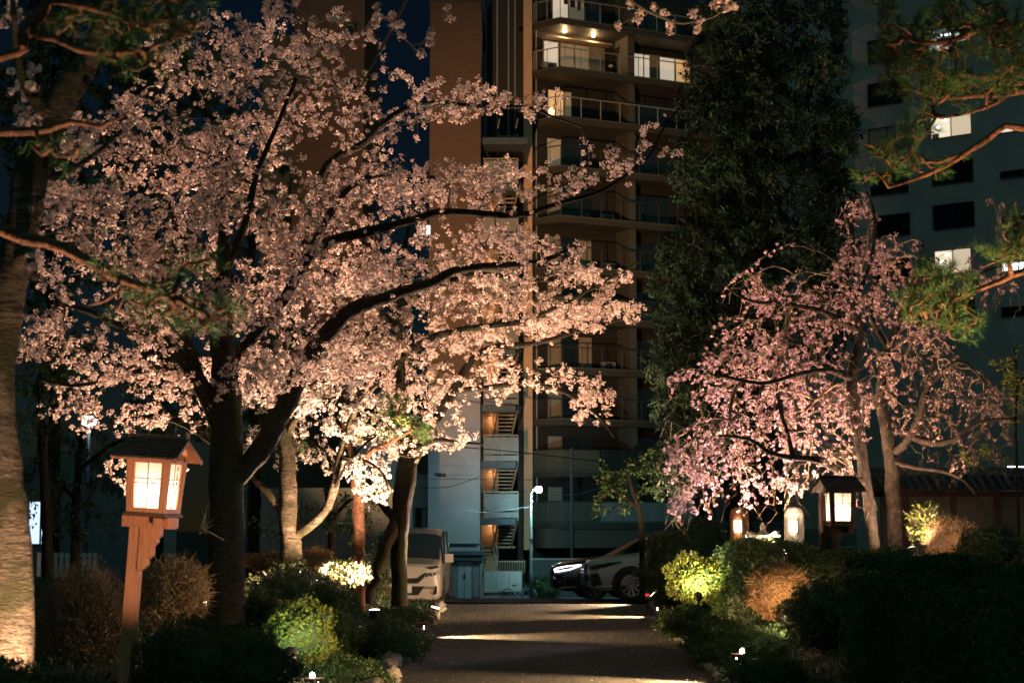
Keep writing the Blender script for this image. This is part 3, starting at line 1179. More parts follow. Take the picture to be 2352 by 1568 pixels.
# gate fence with ribbed panels
yf = 82.6
ga, gb = U(1112, 1300, yf), U(1198, 1300, yf)
zf0, zf1 = U(1150, 1358, yf).z, U(1150, 1311, yf).z
fen = thing('ribbed_fence', 'pale ribbed metal gate fence behind the parked bicycle', 'fence', (ga.x, yf, GZ))
nrib = 17
for i in range(3):
    m = MB()
    w = (gb.x - ga.x) / 3
    x0_ = ga.x + w * i + 0.01
    for r in range(6):
        xa_ = x0_ + (w - 0.02) * r / 6
        m.box2((xa_ + 0.006, yf - 0.012, zf0), (xa_ + (w - 0.02) / 6 - 0.006, yf + 0.004, zf1))
    m.box2((x0_, yf + 0.006, zf0), (x0_ + w - 0.02, yf + 0.02, zf1))
    m.build('fence_panel', 'fence_white', fen, kind='stuff')
m = MB()
m.box2((ga.x, yf - 0.03, zf0 - 0.18), (gb.x, yf + 0.02, zf0 - 0.06))
m.build('bottom_rail', 'metal_dark', fen)
for i in range(15):
    x_ = ga.x + 0.3 + i * (U(1205, 1300, yf).x - ga.x - 0.3) / 14
    m = MB()
    m.box2((x_ - 0.015, yf + 0.03, zf1 - 0.1), (x_ + 0.015, yf + 0.06, U(1150, 1290, yf).z))
    m.build('picket', 'steel_beige', fen)
m = MB()
m.box2((ga.x + 0.25, yf + 0.025, U(1150, 1290, yf).z), (U(1206, 1300, yf).x, yf + 0.065, U(1150, 1288, yf).z + 0.02))
m.build('top_rail', 'steel_beige', fen)
for xx in (ga.x, (ga.x + gb.x) / 2, gb.x):
    m = MB()
    m.box2((xx - 0.03, yf + 0.03, -1.69), (xx + 0.03, yf + 0.08, zf1))
    m.build('fence_post', 'metal_grey', fen)
kb = U(1135, 1368, 82.0)
m = MB()
m.box2((kb.x - 0.3, 81.9, -1.8), (kb.x + 0.3, 82.3, -1.42))
blk = m.build('concrete_block', 'concrete')
tag(blk, 'small pale concrete block on the pavement left of the bicycle', 'block')

# street lamp
pl = U(1220, 1376, 80.0)
sl = thing('street_lamp', 'slim pale street lamp with a glaring white head before the balconies', 'street lamp', (pl.x, 80.0, GZ))
ztop_l = U(1222, 1140, 80).z
hp = U(1237, 1118, 80.0)
m = MB()
m.lathe([(0.09, GZ), (0.09, U(1220, 1310, 80).z), (0.07, U(1220, 1308, 80).z), (0.065, U(1220, 1195, 80).z), (0.05, U(1220, 1193, 80).z), (0.045, ztop_l)], 12, Matrix.Translation((pl.x, 80.0, 0)))
m.build('pole', 'lamp_mast', sl, smooth=True)
m = MB()
m.tube([(pl.x, 80, ztop_l), (pl.x + 0.03, 79.95, ztop_l + 0.2), (pl.x + 0.12, 79.85, ztop_l + 0.36), (hp.x, 79.7, hp.z + 0.06)], [0.045, 0.03, 0.025, 0.02], 8)
m.build('arm', 'lamp_mast', sl, smooth=True)
m = MB()
m.lathe([(0.03, 0.10), (0.10, 0.06), (0.12, 0.0)], 12, Matrix.Translation((hp.x, 79.7, hp.z)))
m.build('lamp_head', 'metal_grey', sl, smooth=True)
m = MB()
m.lathe([(0.13, -0.005), (0.17, -0.09), (0.16, -0.18), (0.10, -0.25), (0.02, -0.28)], 14, Matrix.Translation((hp.x, 79.7, hp.z)))
m.build('lamp_globe', 'lamp_street', sl, smooth=True)
for zz in (1240, 1153):
    p = U(1220, zz, 80)
    m = MB()
    m.lathe([(0.11, 0), (0.11, 0.06)], 10, Matrix.Translation((pl.x, 80, p.z)))
    m.build('pole_band', 'metal_dark', sl)
ld = bpy.data.lights.new('street_lamp_light', 'POINT')
ld.energy = 600
ld.color = (0.50, 0.92, 1.0)
ld.shadow_soft_size = 0.15
lo = bpy.data.objects.new('street_lamp_light', ld)
COL.objects.link(lo)
lo.location = (hp.x, 79.55, hp.z - 0.48)


# bicycle
def bicycle(loc, rz, label):
    t = thing('bicycle', label, 'bicycle', loc, (0, 0, rz))
    R = 0.32
    for cx in (0.0, 1.08):
        m = MB()
        n, k = 28, 6
        for i in range(n):
            a = 2 * math.pi * i / n
            for j in range(k):
                b_ = 2 * math.pi * j / k
                rr = R + 0.02 * math.cos(b_)
                m.v.append((cx + rr * math.cos(a), 0.02 * math.sin(b_), R + 0.02 + rr * math.sin(a)))
        for i in range(n):
            for j in range(k):
                m.f.append((i * k + j, i * k + (j + 1) % k, ((i + 1) % n) * k + (j + 1) % k, ((i + 1) % n) * k + j))
        w = m.build('wheel', 'chrome', t, smooth=True)
        m = MB()
        for i in range(14):
            a = 2 * math.pi * i / 14
            m.bar((cx, 0, R + 0.02), (cx + (R - 0.01) * math.cos(a), 0, R + 0.02 + (R - 0.01) * math.sin(a)), 0.006)
        subpart(m, 'spokes', 'chrome', w, kind='stuff')
        m = MB()
        m.tube([(cx + (R + 0.05) * math.cos(a), 0, R + 0.02 + (R + 0.05) * math.sin(a)) for a in [rad(10 + 14 * i) for i in range(12)]], 0.018, 5)
        m.build('mudguard', 'metal_grey', t)
    m = MB()
    bb = (0.42, 0, 0.3)
    m.tube([(0, 0, 0.34), bb], 0.014, 6)
    m.tube([bb, (0.34, 0, 0.78)], 0.018, 6)
    m.tube([bb, (0.86, 0, 0.78)], 0.022, 6)
    m.tube([(0.38, 0, 0.58), (0.87, 0, 0.70)], 0.018, 6)
    m.tube([(0, 0, 0.34), (0.36, 0, 0.66)], 0.012, 6)
    m.tube([(0.86, 0, 0.92), (1.08, 0, 0.34)], 0.018, 6)
    m.build('frame', 'metal_grey', t)
    m = MB()
    m.add([(0.2, -0.1, 0.84), (0.2, 0.1, 0.84), (0.46, 0.03, 0.84), (0.46, -0.03, 0.84), (0.22, -0.09, 0.90), (0.22, 0.09, 0.90), (0.45, 0.02, 0.89), (0.45, -0.02, 0.89)], BOXF)
    m.build('saddle', 'black_trim', t)
    m = MB()
    m.tube([(0.72, -0.26, 1.02), (0.86, -0.2, 1.02), (0.87, 0, 0.98), (0.86, 0.2, 1.02), (0.72, 0.26, 1.02)], 0.014, 6)
    m.build('handlebar', 'black_trim', t)
    m = MB()
    for i in range(5):
        z = 0.72 + 0.045 * i
        m.tube([(0.98, -0.16, z), (1.26, -0.16, z), (1.26, 0.16, z), (0.98, 0.16, z), (0.98, -0.16, z)], 0.006, 4)
    m.build('basket', 'metal_dark', t)
    m = MB()
    m.bar((0.42, -0.05, 0.3), (0.55, -0.06, 0.18), 0.02)
    m.bar((0.42, 0.05, 0.3), (0.3, 0.06, 0.42), 0.02)
    m.build('crank', 'metal_dark', t)
    return t


bp = U(1152, 1375, 82.0)
bicycle((bp.x + 0.3, 82.0, -1.79), rad(-6), 'old upright bicycle parked before the ribbed gate fence')

# brown tower block behind the cherry
YT = 104.0
xa, xb = U(672, 300, YT).x, U(835, 300, YT).x
tw = thing('brown_tower', 'brown tiled tower block with small dark windows behind the cherry blossom', 'building', (xa, YT, GZ))
m = MB()
m.box2((xa, YT, GZ), (xb, YT + 10, U(700, -260, YT).z))
m.build('wall', 'tile_tower', tw)
m = MB()
m.box2((U(590, 300, YT).x, YT + 2, GZ), (xa - 0.002, YT + 9, U(700, 60, YT).z))
m.build('rear_wall', 'tile_olive', tw)
for (x0, y0, x1, y1) in ((797, 52, 822, 78), (700, 52, 716, 74), (797, 180, 822, 206), (797, -70, 822, -45)):
    a, c = U(x0, y1, YT), U(x1, y0, YT)
    window(tw, Vector((0, YT, 0)), EX, NF, a.x, c.x, a.z, c.z, 'glass_dark', 'frame_dark', 1)

# office building on the far right
YO = 118.0
OA = rad(36)
EO = Vector((math.cos(OA), -math.sin(OA), 0))       # going right it comes nearer
NO = Vector((-math.sin(OA), -math.cos(OA), 0))
OO = U(2170, 300, YO)
OO.z = 0
ofc = thing('office_building', 'dark grey office building with lit and unlit windows behind the pines', 'building', (OO.x, OO.y, GZ))


def PO(s, q, z):
    return OO + EO * s + NO * q + Vector((0, 0, z))


m = MB()
vs = [(-19, -0.02), (22, -0.02), (22, -14), (-19, -14)]
m.prism([(PO(s, q, 0).x, PO(s, q, 0).y) for s, q in vs], GZ, 52)
m.build('wall', 'office_wall', ofc)


def so(px, py):
    """facade coordinates of a photo point"""
    p1 = U(px, py, 100)
    d = (p1 - Vector((0, 0, EYE)))
    # solve (EYE origin + d*t - OO) . NO = 0
    t = (OO - Vector((0, 0, EYE))).dot(NO) / d.dot(NO)
    p = Vector((0, 0, EYE)) + d * t
    return (p - OO).dot(EO), p.z


wins = []
for (xl_, xr_, ytop_, ybot_, m_) in ((2133, 2228, 72, 124, 'window_white'), (2137, 2232, 272, 322, 'window_cream'), (2141, 2235, 375, 428, 'glass_dark'), (2143, 2238, 473, 530, 'glass_dark'),
                                    (2146, 2232, 577, 632, 'window_cream'), (2139, 2234, 172, 224, 'glass_dark'), (1993, 2078, 195, 248, 'glass_dark'), (1993, 2076, 96, 150, 'glass_dark'), (1995, 2080, 298, 345, 'curtain_dim'),
                                    (2000, 2086, 400, 452, 'glass_dark'), (2003, 2090, 498, 548, 'glass_dark'), (2148, 2240, 682, 735, 'glass_dark'), (2005, 2092, 600, 650, 'glass_dark'),
                                    (2298, 2352, 395, 412, 'glass_dark'), (2302, 2380, 498, 522, 'glass_dark'), (2296, 2330, 294, 308, 'window_cream'), (2296, 2360, 190, 210, 'glass_dark'), (1908, 1932, 66, 84, 'glass_dark'), (1908, 1932, 160, 178, 'glass_dark'),
                                    (2300, 2380, 604, 626, 'window_white'), (2300, 2380, 706, 730, 'glass_dark')):
    s0, zt0 = so(xl_, ytop_)
    s1, _ = so(xr_, ytop_)
    _, zb0_ = so(xl_, ybot_)
    wf_ = window(ofc, OO, EO, NO, s0, s1, zb0_, zt0, m_, 'metal_dark', 2 if s1 - s0 > 1.2 else 1, depth=0.10)
    if m_ != 'glass_dark' and s1 - s0 > 1.5:
        hh = zt0 - zb0_

        def pane_piece(nm, a0, a1, z0, z1, mm, q=.035):
            mb_ = MB()
            vs_ = [PO(a0, q, z0), PO(a1, q, z0), PO(a1, q - .01, z0), PO(a0, q - .01, z0), PO(a0, q, z1), PO(a1, q, z1), PO(a1, q - .01, z1), PO(a0, q - .01, z1)]
            mb_.add(vs_, BOXF)
            subpart(mb_, nm, mm, wf_)
        w_ = s1 - s0
        if m_ == 'window_cream':
            pane_piece('roller_blind', s0 + w_ * .5 + .05, s1 - .08, zb0_ + .08, zt0 - .08, 'blind_glow')
            pane_piece('ceiling_lamp', s0 + w_ * .16, s0 + w_ * .22, zt0 - hh * .5, zt0 - hh * .42, 'lamp_white')
            pane_piece('ceiling_lamp', s0 + w_ * .3, s0 + w_ * .4, zt0 - hh * .2, zt0 - hh * .15, 'lamp_white')
            pane_piece('cabinet', s0 + .1, s0 + w_ * .2, zb0_ + .07, zb0_ + hh * .25, 'curtain_dim')
        elif m_ == 'window_white':
            pane_piece('ceiling_lamp', s0 + w_ * .3, s0 + w_ * .62, zt0 - hh * .35, zt0 - hh * .27, 'lamp_white')
            pane_piece('cabinet', s0 + w_ * .62, s1 - .1, zb0_ + .07, zb0_ + hh * .32, 'curtain_dim')

# house far left with a cool lit window, seen through leaves
YH = 58.0
hz = thing('dim_house', 'dim house wall with a cool lit window behind the white fence', 'house', (U(60, 1200, YH).x, YH, 0))
a, c = U(-40, 1330, YH), U(330, 1050, YH)
m = MB()
m.box2((a.x, YH, -1.2), (c.x, YH + 6, c.z))
m.build('wall', 'fascia', hz)
a, c = U(52, 1252, YH), U(136, 1148, YH)
window(hz, Vector((0, YH, 0)), EX, NF, a.x, c.x, a.z, c.z, 'window_cool', 'frame_dark', 2)
a, c = U(558, 1150, YH), U(572, 1108, YH)
m = MB()
m.box2((U(520, 1300, YH).x, YH, -1.2), (U(900, 1300, YH).x, YH + 5, U(700, 1120, YH).z))
h2 = thing('low_rear_house', 'low teal lit house wall glimpsed between the cherry trunks', 'house', (U(700, 1300, YH).x, YH, 0))
m.build('wall', 'fascia', h2)
window(h2, Vector((0, YH, 0)), EX, NF, U(843, 1200, YH).x, U(852, 1200, YH).x, U(847, 1178, YH).z, U(847, 1158, YH).z, 'window_cool', 'frame_dark', 1)
window(h2, Vector((0, YH, 0)), EX, NF, U(566, 1200, YH).x, U(574, 1200, YH).x, U(570, 1152, YH).z, U(570, 1112, YH).z, 'window_cool', 'frame_dark', 1)

# white slat fence far left
YFN = 46.0
a, c = U(84, 1322, YFN), U(215, 1268, YFN)
wf = thing('slat_fence', 'white upright slat fence below the cool lit window', 'fence', (a.x, YFN, a.z))
x_ = a.x
i = 0
while x_ < c.x:
    m = MB()
    m.box2((x_, YFN, a.z - 0.4), (x_ + 0.10, YFN + 0.025, c.z))
    m.build('slat', 'fence_white', wf)
    x_ += 0.155
    i += 1
for zz in (a.z - 0.05, c.z - 0.12):
    m = MB()
    m.box2((a.x, YFN + 0.027, zz), (c.x, YFN + 0.07, zz + 0.07))
    m.build('fence_rail', 'fence_white', wf)

# lamp post far left
plp = U(205, 970, 52)
lp = thing('park_lamp', 'cool white lamp glaring through dark leaves above the wooden lantern', 'street lamp', (plp.x, 52, -0.3))
m = MB()
m.tube([(plp.x, 52, -0.3), (plp.x, 52, plp.z)], [0.07, 0.05], 8)
m.build('pole', 'metal_dark', lp)
m = MB()
m.lathe([(0.05, -0.12), (0.2, -0.05), (0.24, 0.08), (0.1, 0.2)], 12, Matrix.Translation(plp))
m.build('lamp_globe', 'lamp_blue', lp)
ld = bpy.data.lights.new('park_lamp_light', 'POINT')
ld.energy = 170
ld.color = (0.6, 0.85, 1.0)
ld.shadow_soft_size = 0.2
lo = bpy.data.objects.new('park_lamp_light', ld)
COL.objects.link(lo)
lo.location = plp + Vector((0.1, -0.45, 0))

# tiled garden wall on the right
YW = 31.0
gw = thing('garden_wall', 'dark plastered garden wall with a tiled roof behind the hedges', 'wall', (U(2100, 1250, YW).x, YW, 0.6))
a, c = U(2030, 1300, YW), U(2440, 1140, YW)
m = MB()
m.box2((a.x, YW, 0.3), (c.x, YW + 0.2, c.z))
m.build('plaster_panel', 'plaster_wall', gw)
for px in (2080, 2190, 2292, 2396):
    p = U(px, 1200, YW)
    m = MB()
    m.box2((p.x - 0.06, YW - 0.05, 0.3), (p.x + 0.06, YW - 0.003, c.z))
    m.build('post', 'wood_dark', gw)
m = MB()
m.box2((a.x - 0.2, YW - 0.06, c.z), (c.x, YW + 0.26, c.z + 0.1))
m.build('wall_plate', 'wood_dark', gw)
zr0, zr1 = c.z + 0.11, U(2200, 1092, YW).z
m = MB()
m.add([(a.x - 0.3, YW - 0.5, zr0), (c.x, YW - 0.5, zr0), (c.x, YW + 0.1, zr1), (a.x - 0.3, YW + 0.1, zr1), (a.x - 0.3, YW + 0.7, zr0), (c.x, YW + 0.7, zr0)],
      [(0, 1, 2, 3), (3, 2, 5, 4), (0, 3, 4), (1, 5, 2), (0, 4, 5, 1)])
wr = m.build('roof', 'roof_clay', gw)
x_ = a.x - 0.25
while x_ < c.x:
    m = MB()
    m.tube([(x_, YW - 0.53, zr0 + 0.03), (x_, YW + 0.06, zr1 + 0.03)], 0.05, 7)
    subpart(m, 'roof_tile', 'roof_clay', wr)
    x_ += 0.17
m = MB()
m.box2((a.x - 0.3, YW + 0.0, zr1 + 0.02), (c.x, YW + 0.2, zr1 + 0.16))
subpart(m, 'ridge', 'roof_clay', wr)
p = U(2318, 1076, 34)
m = MB()
m.box2((p.x, 34, p.z - 0.05), (p.x + 0.32, 34.1, p.z + 0.05))
m.box2((p.x + 0.14, 34.02, 0.3), (p.x + 0.18, 34.08, p.z - 0.05))
o = m.build('strip_lamp', 'lamp_white')
tag(o, 'short white strip lamp shining above the tiled garden wall', 'lamp')

# overhead cables
for i, (pts, lab, r) in enumerate((
        ([(850, 1018, 64), (1105, 1030, 66), (1400, 1062, 70)], 'thick sagging overhead cable, uppermost over the stair landings', 0.022),
        ([(930, 1099, 72), (1250, 1102, 75), (1560, 1108, 78)], 'straight overhead wire just above the street lamp head', 0.012),
        ([(960, 1120, 72), (1030, 1118, 73), (1104, 1093, 75)], 'slack service cable swinging up to the grey wall corner', 0.014),
        ([(985, 1150, 74), (1085, 1173, 78), (1130, 1175, 79.5), (1218, 1163, 80)], 'pale sagging service wire tied to the street lamp pole', 0.012),
        ([(1238, 1135, 79), (1330, 1135, 79), (1420, 1105, 79)], 'pale drooping wire right of the street lamp head', 0.014))):
    pv_ = [U(*q) for q in pts]
    mid = catmull([(p, r) for p in pv_], 0.8)
    m = MB()
    m.tube([p for p, _ in mid], r, 5)
    o = m.build('overhead_cable', 'cable' if i < 3 else 'metal_grey')
    tag(o, lab, 'cable')

# ------------------------------------------------------------------ vehicles
def interp(tab, x):
    for (a, b), (c, d) in zip(tab, tab[1:]):
        if x <= c:
            t = (x - a) / (c - a) if c > a else 0
            t = max(0, min(1, t))
            return b + (d - b) * t
    return tab[-1][1]


def prism_yz(mb, poly, x0, x1):
    n = len(poly)
    vs = [(x0, p[0], p[1]) for p in poly] + [(x1, p[0], p[1]) for p in poly]
    return mb.add(vs, [tuple(range(n)), tuple(range(2 * n - 1, n - 1, -1))] + [(i, n + i, n + (i + 1) % n, (i + 1) % n) for i in range(n)])


def wheel(t, cx, y, r, w, spokes, side):
    """Wheel with its axle along local y."""
    M = Matrix.Translation((cx, y, r)) @ Matrix.Rotation(math.pi / 2 * side, 4, 'X')
    m = MB()
    m.lathe([(r * 0.68, -w / 2), (r * 0.93, -w / 2), (r, -w / 2 + 0.03), (r, w / 2 - 0.03), (r * 0.93, w / 2), (r * 0.68, w / 2), (r * 0.66, w / 2 - 0.05)], 28, M)
    wh = m.build('wheel', 'rubber', t, smooth=False)
    m = MB()
    m.lathe([(r * 0.1, w / 2 - 0.055), (r * 0.62, w / 2 - 0.06), (r * 0.62, w / 2 - 0.075), (0.01, w / 2 - 0.075)], 28, M)
    subpart(m, 'rim_back', 'black_trim', wh)
    m = MB()
    n = 36
    for k in range(n):
        a, b_ = 2 * math.pi * k / n, 2 * math.pi * (k + 1) / n
        q = [(r * .645, a), (r * .69, a), (r * .69, b_), (r * .645, b_)]
        vs = [M @ Vector((rr * math.cos(t_), rr * math.sin(t_), w / 2 + 0.004)) for rr, t_ in q] + [M @ Vector((rr * math.cos(t_), rr * math.sin(t_), w / 2 - 0.03)) for rr, t_ in q]
        m.add(vs, BOXF)
    for k in range(spokes):
        a = 2 * math.pi * k / spokes
        p0 = M @ Vector((r * 0.08 * math.cos(a), r * 0.08 * math.sin(a), w / 2 - 0.02))
        for da in (-0.07, 0.07):
            p1 = M @ Vector((r * 0.66 * math.cos(a + da), r * 0.66 * math.sin(a + da), w / 2 - 0.004))
            m.bar(p0, p1, 0.022)
    subpart(m, 'rim', 'rim_metal', wh)


def arch(t, cx, hw, r, side):
    m = MB()
    n = 18
    vs = []
    for rr in (r * 0.5, r * 1.0):
        for k in range(n + 1):
            a = rad(-14) + rad(208) * k / n
            vs.append((cx + rr * math.cos(a), side * hw, max(0.2, 0.37 + rr * math.sin(a))))
    vs2 = [(x, y - side * 0.05, z) for x, y, z in vs]
    k1 = n + 1
    fs = []
    for k in range(n):
        fs += [(k, k + 1, k1 + k + 1, k1 + k), (2 * k1 + k, 3 * k1 + k, 3 * k1 + k + 1, 2 * k1 + k + 1), (k1 + k, k1 + k + 1, 3 * k1 + k + 1, 3 * k1 + k), (k, 2 * k1 + k, 2 * k1 + k + 1, k + 1)]
    m.add(vs + vs2, fs)
    return m.build('wheel_arch', 'black_trim', t)


def car_shell(t, L, top, wid, belt, zbot, paint, ws, rear_ws, glass='glass_dark', pillar_x=(), roofr=0.74):
    """Lofted body; nose at x=0, tail at x=L. Window faces go to parts of their own."""
    st_ = sorted(set([x for x, _ in top] + [x for x, _ in wid] + [L * i / 40 for i in range(41)] + list(ws) + list(rear_ws)))
    rows = []
    for x in st_:
        zt_, w = interp(top, x), interp(wid, x)
        zb = interp(zbot, x)
        be = min(interp(belt, x), zt_ - 0.06)
        cab = max(0.0, min(1.0, (zt_ - be - 0.06) / 0.45))
        wr = w * (0.90 + (roofr - 0.90) * cab)
        sec = [(0, zb), (w * .88, zb), (w * .97, zb + .10), (w, zb + .28), (w * 1.0, be * .62 + zb * .3), (w * .985, be - .10), (w * .95, be), (wr, zt_ - .07 * cab - .045 * (1 - cab)), (wr * .82, zt_ - .02), (wr * .4, zt_), (0, zt_ + .004)]
        rows.append([(x, y, z) for y, z in sec])
    K = len(rows[0])
    bodies = {'body': MB(), 'windshield': MB(), 'rear_window': MB()}
    runs = {}
    run_id = 0
    was = False
    for mb in bodies.values():
        mb.v = [p for r in rows for p in r] + [(x, -y, z) for r in rows for (x, y, z) in r]
    off = len(rows) * K
    for i in range(len(rows) - 1):
        xa, xb_ = st_[i], st_[i + 1]
        zt_ = min(interp(top, xa), interp(top, xb_))
        be = interp(belt, (xa + xb_) / 2)
        if not was:
            run_id += 1
        was = False
        for j in range(K - 1):
            reg = 'body'
            xm_ = (xa + xb_) / 2
            if j == 6 and zt_ - be > 0.22 and not any(abs(xm_ - p) < 0.075 for p in pillar_x) and ws[0] + 0.45 < xm_ < rear_ws[1] - 0.3:
                was = True
                qa, qb, qc, qd = rows[i][6], rows[i + 1][6], rows[i + 1][7], rows[i][7]
                for sg in (1, -1):
                    mbw = runs.setdefault((run_id, sg), MB())
                    vs_ = [(x, y * sg, z) for x, y, z in (qa, qd, qc, qb)]
                    mbw.add(vs_ if sg > 0 else vs_[::-1], [(0, 1, 2, 3)])
                continue
            if j >= 7 and ws[0] <= xa and xb_ <= ws[1]:
                reg = 'windshield'
            if j >= 7 and rear_ws[0] <= xa and xb_ <= rear_ws[1]:
                reg = 'rear_window'
            a, b_, c, d = i * K + j, (i + 1) * K + j, (i + 1) * K + j + 1, i * K + j + 1
            bodies[reg].f += [(a, d, c, b_), (off + a, off + b_, off + c, off + d)]
    for mbw in runs.values():
        vm, nv_, fs_ = {}, [], []
        for f in mbw.f:
            g_ = []
            for i_ in f:
                key = tuple(round(c, 5) for c in mbw.v[i_])
                if key not in vm:
                    vm[key] = len(nv_)
                    nv_.append(mbw.v[i_])
                g_.append(vm[key])
            fs_.append(tuple(g_))
        mw = MB()
        mw.v, mw.f = nv_, fs_
        mw.build('side_window', glass, t, smooth=True)
    n0, n1 = 0, (len(rows) - 1) * K
    bodies['body'].f += [tuple(list(range(n0, n0 + K)) + [off + n0 + k for k in range(K - 1, -1, -1)])[::-1], tuple(list(range(n1, n1 + K)) + [off + n1 + k for k in range(K - 1, -1, -1)])]
    for nm, mb in bodies.items():
        used = sorted(set(i for f in mb.f for i in f))
        mp = {u: k for k, u in enumerate(used)}
        m2 = MB()
        m2.v = [mb.v[u] for u in used]
        m2.f = [tuple(mp[i] for i in f) for f in mb.f]
        m2.build(nm, paint if nm == 'body' else glass, t, smooth=True)


def suv(label, loc, rz, paint, lit):
    t = thing('parked_suv', label, 'car', loc, (0, 0, rz))
    L, W = 4.85, 0.95
    top = [(0, .62), (.03, .82), (.14, .93), (.5, 1.02), (1.2, 1.10), (1.42, 1.13), (2.3, 1.60), (2.75, 1.68), (3.3, 1.68), (3.9, 1.60), (4.35, 1.45), (4.7, 1.10), (4.85, .75)]
    wid = [(0, .60), (.06, .72), (.22, .84), (.5, .92), (.9, W), (4.1, W), (4.5, .90), (4.85, .72)]
    belt = [(0, .60), (.3, .88), (1.2, 1.02), (2.0, 1.07), (3.4, 1.12), (4.2, 1.18), (4.85, 1.0)]
    zbot = [(0, .34), (.3, .24), (4.3, .26), (4.85, .42)]
    car_shell(t, L, top, wid, belt, zbot, paint, (1.42, 2.3), (3.9, 4.35), pillar_x=(2.62, 3.5))
    for cx in (1.0, 3.82):
        for s in (-1, 1):
            arch(t, cx, W + 0.006, 0.46, s)
            wheel(t, cx, s * (W - 0.10), 0.37, 0.24, 10, -s if s < 0 else -1)
    # nose: grille, intakes, lamps on both sides
    m = MB()
    prism_yz(m, [(-.34, .86), (.34, .86), (.26, .62), (.42, .34), (-.42, .34), (-.26, .62)], -0.02, 0.05)
    gr = m.build('grille', 'black_trim', t)
    m = MB()
    for i in range(6):
        z = .40 + .08 * i
        m.box2((-0.035, -.25, z), (-0.021, .25, z + .02))
    subpart(m, 'grille_bar', 'chrome', gr, kind='stuff')
    for s in (-1, 1):
        m = MB()
        pts = [(.05, .58, .80), (.10, .74, .83), (.32, .885, .88), (.78, .955, .93), (.40, .91, .80), (.16, .80, .76), (.06, .66, .74)]
        vs = [(x - .012, s * (y + .012), z) for x, y, z in pts] + [(x + .05, s * (y - .06), z) for x, y, z in pts]
        n = len(pts)
        m.add(vs, [tuple(range(n)), tuple(range(2 * n - 1, n - 1, -1))] + [(i, n + i, n + (i + 1) % n, (i + 1) % n) for i in range(n)])
        hl = m.build('headlight', 'black_trim', t, label='lit white headlight' if lit else None)
        m = MB()
        if lit:
            ring = [(x - .03, s * (y + .03), z) for x, y, z in pts[:5]] + [(x - .03, s * (y + .03), z) for x, y, z in pts[5:]]
            m.tube(ring + [ring[0]], 0.015, 6)
            subpart(m, 'light_strip', 'led_white', hl)
        else:
            m.tube([(pts[1][0] - .02, s * (pts[1][1] + .02), .80), (pts[2][0] - .01, s * (pts[2][1] + .02), .845)], 0.018, 6)
            subpart(m, 'projector', 'chrome', hl)
        m = MB()
        vs = [(.08, s * .72, .62), (.22, s * .86, .66), (.30, s * .895, .40), (.12, s * .76, .32)]
        m.add([(x - .03, y + s * .03, z) for x, y, z in vs] + [(x + .05, y - s * .05, z) for x, y, z in vs], BOXF)
        m.build('side_intake', 'black_trim', t)
        m = MB()
        m.bar((.09, s * .77, .33), (.55, s * .955, .36), 0.02, 0.035)
        m.build('bumper_trim', 'chrome', t)
        m = MB()
        m.box((1.72, s * 1.06, 1.12), (.14, .22, .15))
        m.build('side_mirror', paint, t)
        m = MB()
        m.box((2.3, s * (W + .012), .92), (.22, .03, .035))
        m.build('door_handle', paint, t)
        m = MB()
        m.box2((.62 + .9, s * (W - .03), .27), (3.3, s * (W + .012), .38))
        m.build('sill', 'black_trim', t)
        m = MB()
        m.box((4.62, s * .86, 1.02), (.12, .14, .12))
        m.build('tail_light', 'reflector_red' if lit else 'black_trim', t)
    return t


p = U(1345, 1372, 39.3)
suv('silver white SUV parked side-on at the hedge, its lights off', (p.x, 40.2, 0.195), rad(5), 'paint_silver', False)
p = U(1268, 1372, 43)
suv('black SUV with one lit white headlight, parked beyond the silver one', (p.x, 43.6, 0.05), rad(4), 'paint_black', True)


